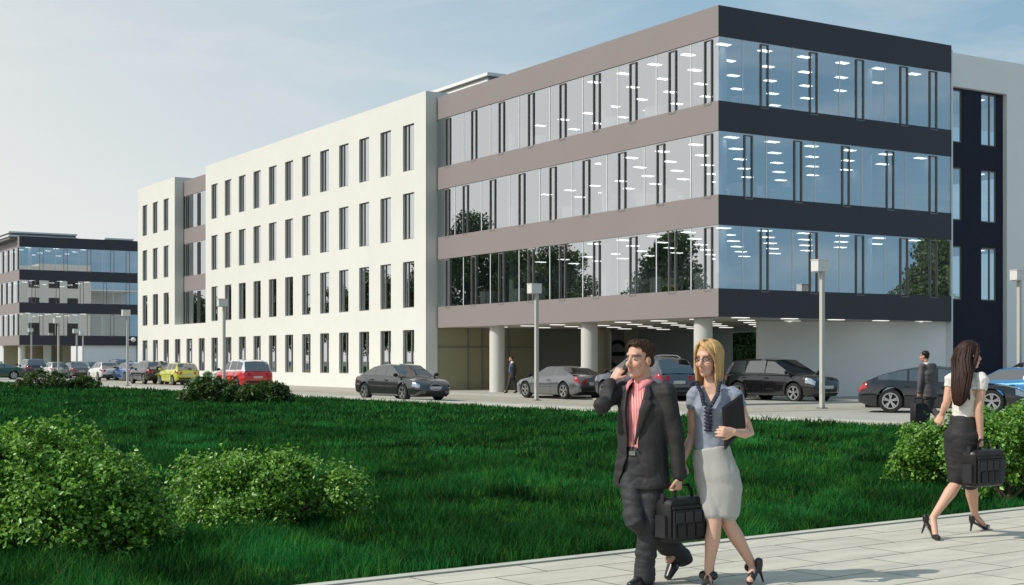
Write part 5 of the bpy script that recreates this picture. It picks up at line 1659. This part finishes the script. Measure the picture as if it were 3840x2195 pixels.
# ---- the dark haired woman ----------------------------------------------
def dark_woman():
    D = 12.7
    def J(x, y, dd=0.0): return pix(3140 + x / 1.5414, 1250 + y / 1.5414, D + dd)
    F = Vector((.72, .69, 0)); Rt = Vector((.69, -.72, 0))
    t = empty('person', J(660, 1180)); t.location.z = 0
    tag(t, 'woman with very long dark hair, white blouse and black skirt, seen from behind', 'person', 'people walking past the office')
    org = t.location.copy()
    def P(*a): return J(*a) - org
    hip, waist, chest, shc, neck = P(722, 600), P(733, 470), P(748, 330), P(748, 262), P(752, 218)
    shR, shL = shc + Rt * .150, shc - Rt * .150
    elL, wrL = P(632, 400, .08), P(603, 470, .12)
    elR, wrR = P(818, 440, -.14), P(829, 600, -.12)
    hipR, hipL = hip + Rt * .075, hip - Rt * .075
    knL, anL = P(694, 860, -.02), P(553, 1065, -.12)
    knR, anR = P(772, 880, .18), P(795, 1050, .42)
    H = Head(P(768, 126), (.93, .36, 0), 0.0, 1.0)
    b = MB(); H.shape(b, True)
    b.tube([H.p(0, -.025, -.06), H.p(0, -.030, -.11), neck - Z * .02], [.046, .045, .054], 14)
    b.tube([hip - Z * .06, hip, waist, chest, shc, neck], [(.14, .10), (.15, .11), (.105, .082), (.135, .10), (.128, .062), (.05, .05)], 20, side=Rt)
    limb(b, [shR, shR.lerp(elR, .5), elR, elR.lerp(wrR, .3), wrR], [.045, .043, .035, .036, .023])
    limb(b, [shL, shL.lerp(elL, .5), elL, elL.lerp(wrL, .3), wrL], [.045, .043, .035, .036, .023])
    hand(b, wrL, Vector((-.45, .1, -.9)), Vector((.5, .7, -.3)), 1, .95, .3, .93)
    hand(b, wrR, Vector((.05, .02, -1)), Vector((-.70, .70, 0)), 1, .95, .3, .93)
    for h_, k_, a_ in ((hipR, knR, anR), (hipL, knL, anL)):
        limb(b, [h_, h_.lerp(k_, .55), k_, k_.lerp(a_, .30), k_.lerp(a_, .62), a_], [.085, .076, .055, .057, .043, .031])
    bL, bR = P(568, 1160, -.22), P(850, 1122, .52)
    bL.z = .035; bR.z = .035
    b.tube([anL, anL.lerp(bL, .5), bL], [.032, .030, .027], 10); b.tube([anR, anR.lerp(bR, .5), bR], [.032, .030, .027], 10)
    organic('body', b, .006, M['skin'], t, 3, col=H.colour((.66, .38, .27), (.04, .02, .015), (.5, .2, .18)))
    h = MB()
    h.ball(H.p(0, -.020, .046), (.084, .102, .090), H.ax(), 24)
    for sg in (-1, 1): h.tube([H.p(sg * .06, .03, .085), H.p(sg * .082, .012, .02), H.p(sg * .082, -.02, -.07), H.p(sg * .07, -.06, -.16)], [.022, .022, .026, .03], 10)
    back = [H.p(0, -.070, .06), H.p(0, -.105, -.04), P(722, 230, -.10), P(712, 310, -.13), P(706, 375, -.13), P(700, 415, -.12)]
    h.tube(back, [(.075, .045), (.085, .045), (.095, .042), (.082, .038), (.060, .030), (.030, .014)], 18, side=Rt)
    h.tube([H.p(.05, -.06, -.05), P(748, 260, -.14), P(752, 330, -.15), P(762, 385, -.13)], [.032, .034, .026, .008], 10)
    h.tube([H.p(-.05, -.06, -.05), P(690, 260, -.02), P(686, 340, -.06), P(690, 392, -.08)], [.032, .036, .030, .010], 10)
    def hc(c):
        x, y, z = H.loc(c)
        return y > .045 and z < .052
    hr = organic('hair', h, .007, M['hair_dark'], t, 2, .006, (50, 50, 5), cut=hc, solid=.004)
    lk = MB(); wa = [(.075, .045), (.085, .045), (.095, .042), (.085, .038), (.066, .030), (.040, .014)]
    for i in range(130):
        a_ = rng.uniform(0, 6.28); q = math.sqrt(rng.uniform(.45, 1.15)); pts = [H.p(rng.uniform(-.02, .02), .01, .132)]
        cutl = 6 if rng.uniform() < .6 else 5
        for (c, (ra, rb)) in list(zip(back, wa))[:cutl]:
            pts.append(c + Rt * (q * ra * math.cos(a_) + rng.uniform(-.004, .004)) + F * (q * rb * math.sin(a_)))
        lk.tube(pts, [.005] + [.0085] * (len(pts) - 2) + [.002], 6)
    lk.build('hair_lock', M['hair_dark'], hr, 60)
    secs = [(P(731, 482), .112, .090), (waist, .108, .088), (P(740, 400), .122, .100), (chest, .150, .122), (shc, .150, .076), (neck - Z * .004, .066, .058)]
    sec = sections([(q[0].z, q[0], q[1], q[2]) for q in secs])
    bl = MB(); bl.tube([q[0] for q in secs], [(q[1], q[2]) for q in secs], 24, side=Rt)
    for sg in (1, -1): bl.ball(chest + Rt * sg * .066 + F * .070, (.060, .048, .056), (Rt, F, Z), 14)
    for s_, e_ in ((shR, elR), (shL, elL)): bl.tube([s_.lerp(shc, .15), s_ + (e_ - s_) * .06, s_.lerp(e_, .36)], [.060, .066, .054], 14)
    def bc(c):
        cc, a_, b_ = sec(c.z); d = c - cc
        if c.z > neck.z - .012 and math.hypot(d.dot(Rt), d.dot(F)) < .075: return True
        for s_, e_ in ((shR, elR), (shL, elL)):
            q = c - s_.lerp(e_, .36)
            if q.dot((e_ - s_).normalized()) > .004 and q.length < .085: return True
        return False
    organic('blouse', bl, .008, M['whiteblouse'], t, 4, .012, (14, 14, 10), cut=bc, solid=.004)
    ss = [(P(731, 478), .112, .092), (P(728, 530), .135, .112), (hip, .158, .132), (P(722, 690), .152, .128), (P(726, 770), .136, .120), (P(735, 842), .122, .118)]
    sk = MB(); sk.tube([q[0] for q in ss], [(q[1], q[2]) for q in ss], 26, side=Rt, round_ends=False)
    for h_, k_ in ((hipR, knR), (hipL, knL)): sk.tube([h_, h_.lerp(k_, .5), h_.lerp(k_, .92)], [.10, .096, .084], 14)
    organic('skirt', sk, .009, M['blackskirt'], t, 3, .008, (10, 10, 9))
    toeL, toeR = P(586, 1192, -.28), P(872, 1132, .60); toeL.z = .016; toeR.z = .016
    hL = P(512, 1090, -.10); gL = P(488, 1155, -.08)
    bL2 = bL.copy(); bL2.z = .016
    heel_shoe('shoe', t, hL, bL2, toeL, anL, gL)
    hR = P(778, 1098, .42); gR = hR.copy() - Vector((.012, 0, 0)); gR.z = .004; hR.z = max(hR.z, .09)
    bR2 = bR.copy(); bR2.z = .016
    heel_shoe('shoe', t, hR, bR2, toeR, anR, gR)
    return t, org + wrR
_, grip = dark_woman()
soft_bag('briefcase', 'black briefcase with front pockets in the hand of the dark haired woman', (grip.x + .025, grip.y, grip.z - .44), PD, .45, .14, .33, 'leather', 4)

# ---- two men further off -------------------------------------------------
def far_man(label, J, F, jt, suit, trous, hairm, skinc, tie=None, vox=.013):
    Rt = Vector((F.y, -F.x, 0))
    t = empty('person', jt['ground']); t.location.z = 0
    tag(t, label, 'person', 'people walking past the office')
    org = t.location.copy()
    Q = {k: v - org for k, v in jt.items()}
    hip, waist, chest, shc, neck = (Q[k] for k in ('hip', 'waist', 'chest', 'shc', 'neck'))
    shR, shL = shc + Rt * .185, shc - Rt * .185
    H = Head(Q['head'], jt.get('look', F + Vector((0, 0, 0))) if False else LOOK, 0, 1.02)
    b = MB(); H.shape(b)
    b.tube([H.p(0, -.025, -.06), H.p(0, -.035, -.11), neck - Z * .03], [.056, .056, .066], 12)
    b.tube([hip - Z * .05, hip, waist, chest, shc, neck], [(.15, .10), (.16, .11), (.145, .095), (.165, .11), (.155, .075), (.07, .06)], 16, side=Rt)
    for s_, e, w_ in ((shR, Q['elR'], Q['wrR']), (shL, Q['elL'], Q['wrL'])):
        limb(b, [s_, e, w_], [.05, .036, .026], 10)
        hand(b, w_, (w_ - e).normalized() * .4 - Z, F * .3 + (shc - s_), 1, .8, .3)
    for h_, k_, a_ in ((hip + Rt * .085, Q['knR'], Q['anR']), (hip - Rt * .085, Q['knL'], Q['anL'])):
        limb(b, [h_, k_, a_], [.08, .05, .035], 10); b.tube([a_, a_ + F * .10 - Z * .04], [.035, .03], 8)
    organic('body', b, .007, M['skin'], t, 3, col=H.colour(skinc, (.04, .025, .02), (.45, .2, .17)))
    h = MB(); h.ball(H.p(0, -.020, .048), (.082, .100, .088), H.ax(), 20); h.ball(H.p(0, -.055, -.01), (.068, .052, .058), H.ax(), 14)
    def hc(c):
        x, y, z = H.loc(c)
        return (y > .045 and z < .068) or (z < .03 and y > .012) or z < -.055 or (z < 0 and y > -.03)
    organic('hair', h, .009, hairm, t, 2, .006, (50, 50, 40), cut=hc, solid=.004)
    hem = hip - Z * .10
    secs = [(hem, .215, .148), (hip, .208, .146), (waist, .190, .136), (chest, .212, .150), (shc, .185, .10), (neck - Z * .01, .082, .075)]
    sec = sections([(q[0].z, q[0], q[1], q[2]) for q in secs])
    j = MB(); j.tube([q[0] for q in secs], [(q[1], q[2]) for q in secs], 22, side=Rt)
    for sg, s_, e, w_ in ((1, shR, Q['elR'], Q['wrR']), (-1, shL, Q['elL'], Q['wrL'])):
        j.tube([s_ - Rt * sg * .05, s_, e, e.lerp(w_, .93)], [.072, .075, .062, .052], 12); j.ball(e, .064); j.ball(s_, .082)
    def jc(c):
        cc, a_, b_ = sec(c.z); d = c - cc; x = d.dot(Rt); y = d.dot(F)
        if c.z < hem.z - .02 and abs(x) < .21 and c.z < hem.z - .03: return abs(x) < .16
        if c.z > neck.z - .02 and math.hypot(x, y) < .088: return True
        u = (c.z - waist.z) / (neck.z - waist.z)
        return y > .03 and u > .05 and abs(x) < .075 * u
    jk = organic('jacket', j, vox * .8, suit, t, 3, .012, (8, 8, 5), cut=jc, solid=.009)
    s = MB(); s.tube([waist - Z * .05, waist, chest, shc, neck + Z * .03], [(.16, .11), (.165, .115), (.185, .128), (.16, .085), (.068, .064)], 18, side=Rt)
    sh_ = organic('shirt', s, vox, M['shirtwhite'], t, 3)
    if tie:
        cc, a_, b_ = sec(chest.z)
        MB().bar(neck + F * .085 - Z * .02, chest + F * .150, .05, .012, F).bar(chest + F * .150, waist + F * .135, .07, .012, F).build('tie', tie, t)
    tr = MB(); tr.tube([hip + Z * .05, hip, hip - Z * .09], [(.165, .12), (.172, .125), (.15, .115)], 18, side=Rt)
    for h_, k_, a_ in ((hip + Rt * .085, Q['knR'], Q['anR']), (hip - Rt * .085, Q['knL'], Q['anL'])):
        tr.tube([h_, k_, a_ + (a_ - k_).normalized() * .03], [.098, .076, .070], 12)
    organic('trousers', tr, vox, trous, t, 3, .012, (9, 9, 6))
    for a_ in (Q['anR'], Q['anL']):
        he = Vector((a_.x, a_.y, max(0, a_.z - .09))) - F * .05; shoe('shoe', t, he, he + F * .27 - Z * (.10 if a_.z > .16 else 0), a_)
    return t
def J2(x, y, dd=0.0): return pix(3180 + x / 3.86, 1250 + y / 3.86, 32.6 + dd)
F2 = Vector((-.50, .866, 0)); LOOK = Vector((-.80, .6, 0))
far_man('man in a grey suit pulling a suitcase, walking away past the dark sports saloon', J2, F2,
        dict(ground=J2(1150, 1380), head=J2(1108, 335), neck=J2(1145, 425), shc=J2(1155, 480), chest=J2(1160, 580), waist=J2(1168, 740), hip=J2(1172, 850),
             elL=J2(1045, 690, -.12), wrL=J2(1028, 860, -.10), elR=J2(1262, 680, .1), wrR=J2(1262, 860, .05),
             knL=J2(1145, 1110, -.05), anL=J2(1142, 1335, .02), knR=J2(1205, 1080, .05), anR=J2(1310, 1215, -.25)), M['greysuit'], M['greytrousers'], M['hair_black'], (.55, .30, .22))
sc_ = empty('suitcase', J2(1022, 1308, -.12), math.atan2(.3, .95)); sc_.location.z = 0.02
tag(sc_, 'black upright wheeled suitcase in the hand of the man in grey', 'suitcase')
b_ = MB()
b_.loft([[(x * k, y, .04 + (z - .04) * 1.0) for (x, z) in ((-.145, .06), (-.165, .09), (-.165, .55), (-.135, .585), (.135, .585), (.165, .55), (.165, .09), (.145, .06))] for (y, k) in ((-.11, .93), (-.085, 1.0), (.085, 1.0), (.11, .93))])
b_.build('case', M['bagcloth'], sc_, 40)
MB().box(-.125, .125, -.128, -.112, .10, .36).build('front_pocket', M['bagpocket'], sc_)
MB().bar((-.10, 0, .58), (-.10, 0, .70), .015, .015, (0, 1, 0)).bar((.10, 0, .58), (.10, 0, .70), .015, .015, (0, 1, 0)).bar((-.11, 0, .70), (.11, 0, .70), .025, .025).build('pull_handle', M['trim'], sc_)
for x in (-.12, .12):
    MB().lathe([(0, -.015), (.028, -.015), (.028, .015), (0, .015)], (x, -.06, .022), 'x', 14).build('wheel', M['tyre'], sc_)
def J3(x, y, dd=0.0): return pix(1850 + x / 3.832, 1180 + y / 3.832, 66.5 + dd)
F3 = Vector((-.90, -.43, 0)); LOOK = Vector((-.95, -.3, 0))
far_man('man in a dark suit and blue tie walking past the entrance between the columns', J3, F3,
        dict(ground=J3(258, 1125), head=J3(256, 638), neck=J3(268, 690), shc=J3(272, 712), chest=J3(272, 760), waist=J3(270, 830), hip=J3(268, 875),
             elR=J3(228, 800, .1), wrR=J3(240, 872, -.05), elL=J3(322, 800, -.1), wrL=J3(312, 870, -.1),
             knR=J3(224, 995, -.05), anR=J3(190, 1095, -.05), knL=J3(305, 985, 0), anL=J3(330, 1090, 0)), M['suit'], M['suit_trousers'], M['hair_brown'], (.6, .34, .25), M['bluetie'], .016)

# white tub chairs behind the ribbon windows
def tub_chair():
    t = empty('tub_chair'); m = MB()
    n = 18; r0, r1 = .58, .48
    inn = []; 
    for i in range(n + 1):
        a = math.radians(-125 + 250 * i / n); inn.append(a)
    prev = None
    for a in inn:
        q = [(r0 * math.cos(a), r0 * math.sin(a), .05), (r0 * 1.05 * math.cos(a), r0 * 1.05 * math.sin(a), .85), (r1 * math.cos(a), r1 * math.sin(a), .88), (r1 * math.cos(a), r1 * math.sin(a), .05)]
        if prev:
            for k in range(3): m.quad(prev[k], q[k], q[k + 1], prev[k + 1])
        prev = q
    m.build('shell', M['white'], t, 50)
    MB().lathe([(0, .06), (.46, .06), (.46, .42), (.40, .48), (0, .48)], n=20).build('cushion', M['lime'], t, 40)
    return t
tc0 = None
zf = [4.36 - .15, 7.95 - .15, 11.54 - .15]
for (v, u, k, a, lab) in ((1.6, 5.4, 0, 100, 'white tub chair in the lowest storey between two mirrored trees'), (1.5, 7.0, 0, 150, 'white tub chair in the lowest storey near the gap in the mirrored trees'),
                          (1.7, 14.8, 0, 120, 'white tub chair in the lowest storey above the middle column'), (1.6, 16.6, 0, 170, 'white tub chair in the lowest storey, above the entrance column'), (1.7, 19.6, 0, 140, 'white tub chair in the lowest storey, nearest the white wing'),
                          (1.5, 4.6, 1, 120, 'white tub chair in the middle storey, nearest the corner on the sunny side'), (1.5, 6.2, 1, 160, 'white tub chair in the middle storey, second from the corner on the sunny side'), (1.6, 12.0, 1, 100, 'white tub chair alone in the middle of the middle storey, sunny side'),
                          (1.5, 5.6, 2, 140, 'white tub chair in the top storey, nearest the corner on the sunny side'), (1.5, 8.6, 2, 110, 'white tub chair in the top storey, second from the corner on the sunny side'), (1.6, 14.6, 2, 150, 'white tub chair in the top storey, farthest from the corner'),
                          (1.2, 2.0, 0, 230, 'white tub chair with lime cushion at the corner of the lowest storey, shaded side'), (2.6, 1.6, 1, 250, 'white tub chair in the middle storey just right of the corner, shaded side'), (5.0, 1.7, 1, 250, 'white tub chair in the middle storey, second on the shaded side'), (7.2, 1.7, 1, 250, 'white tub chair in the middle storey, farthest right on the shaded side'), (3.0, 1.8, 2, 240, 'white tub chair in the top storey, shaded side')):
    if tc0 is None: c = tc0 = tub_chair()
    else: c = copy_tree(tc0)
    c.location = W(v, u, zf[k]); c.rotation_euler.z = ROT + R(a)
    tag(c, lab, 'armchair', 'tub chairs behind the ribbon windows')
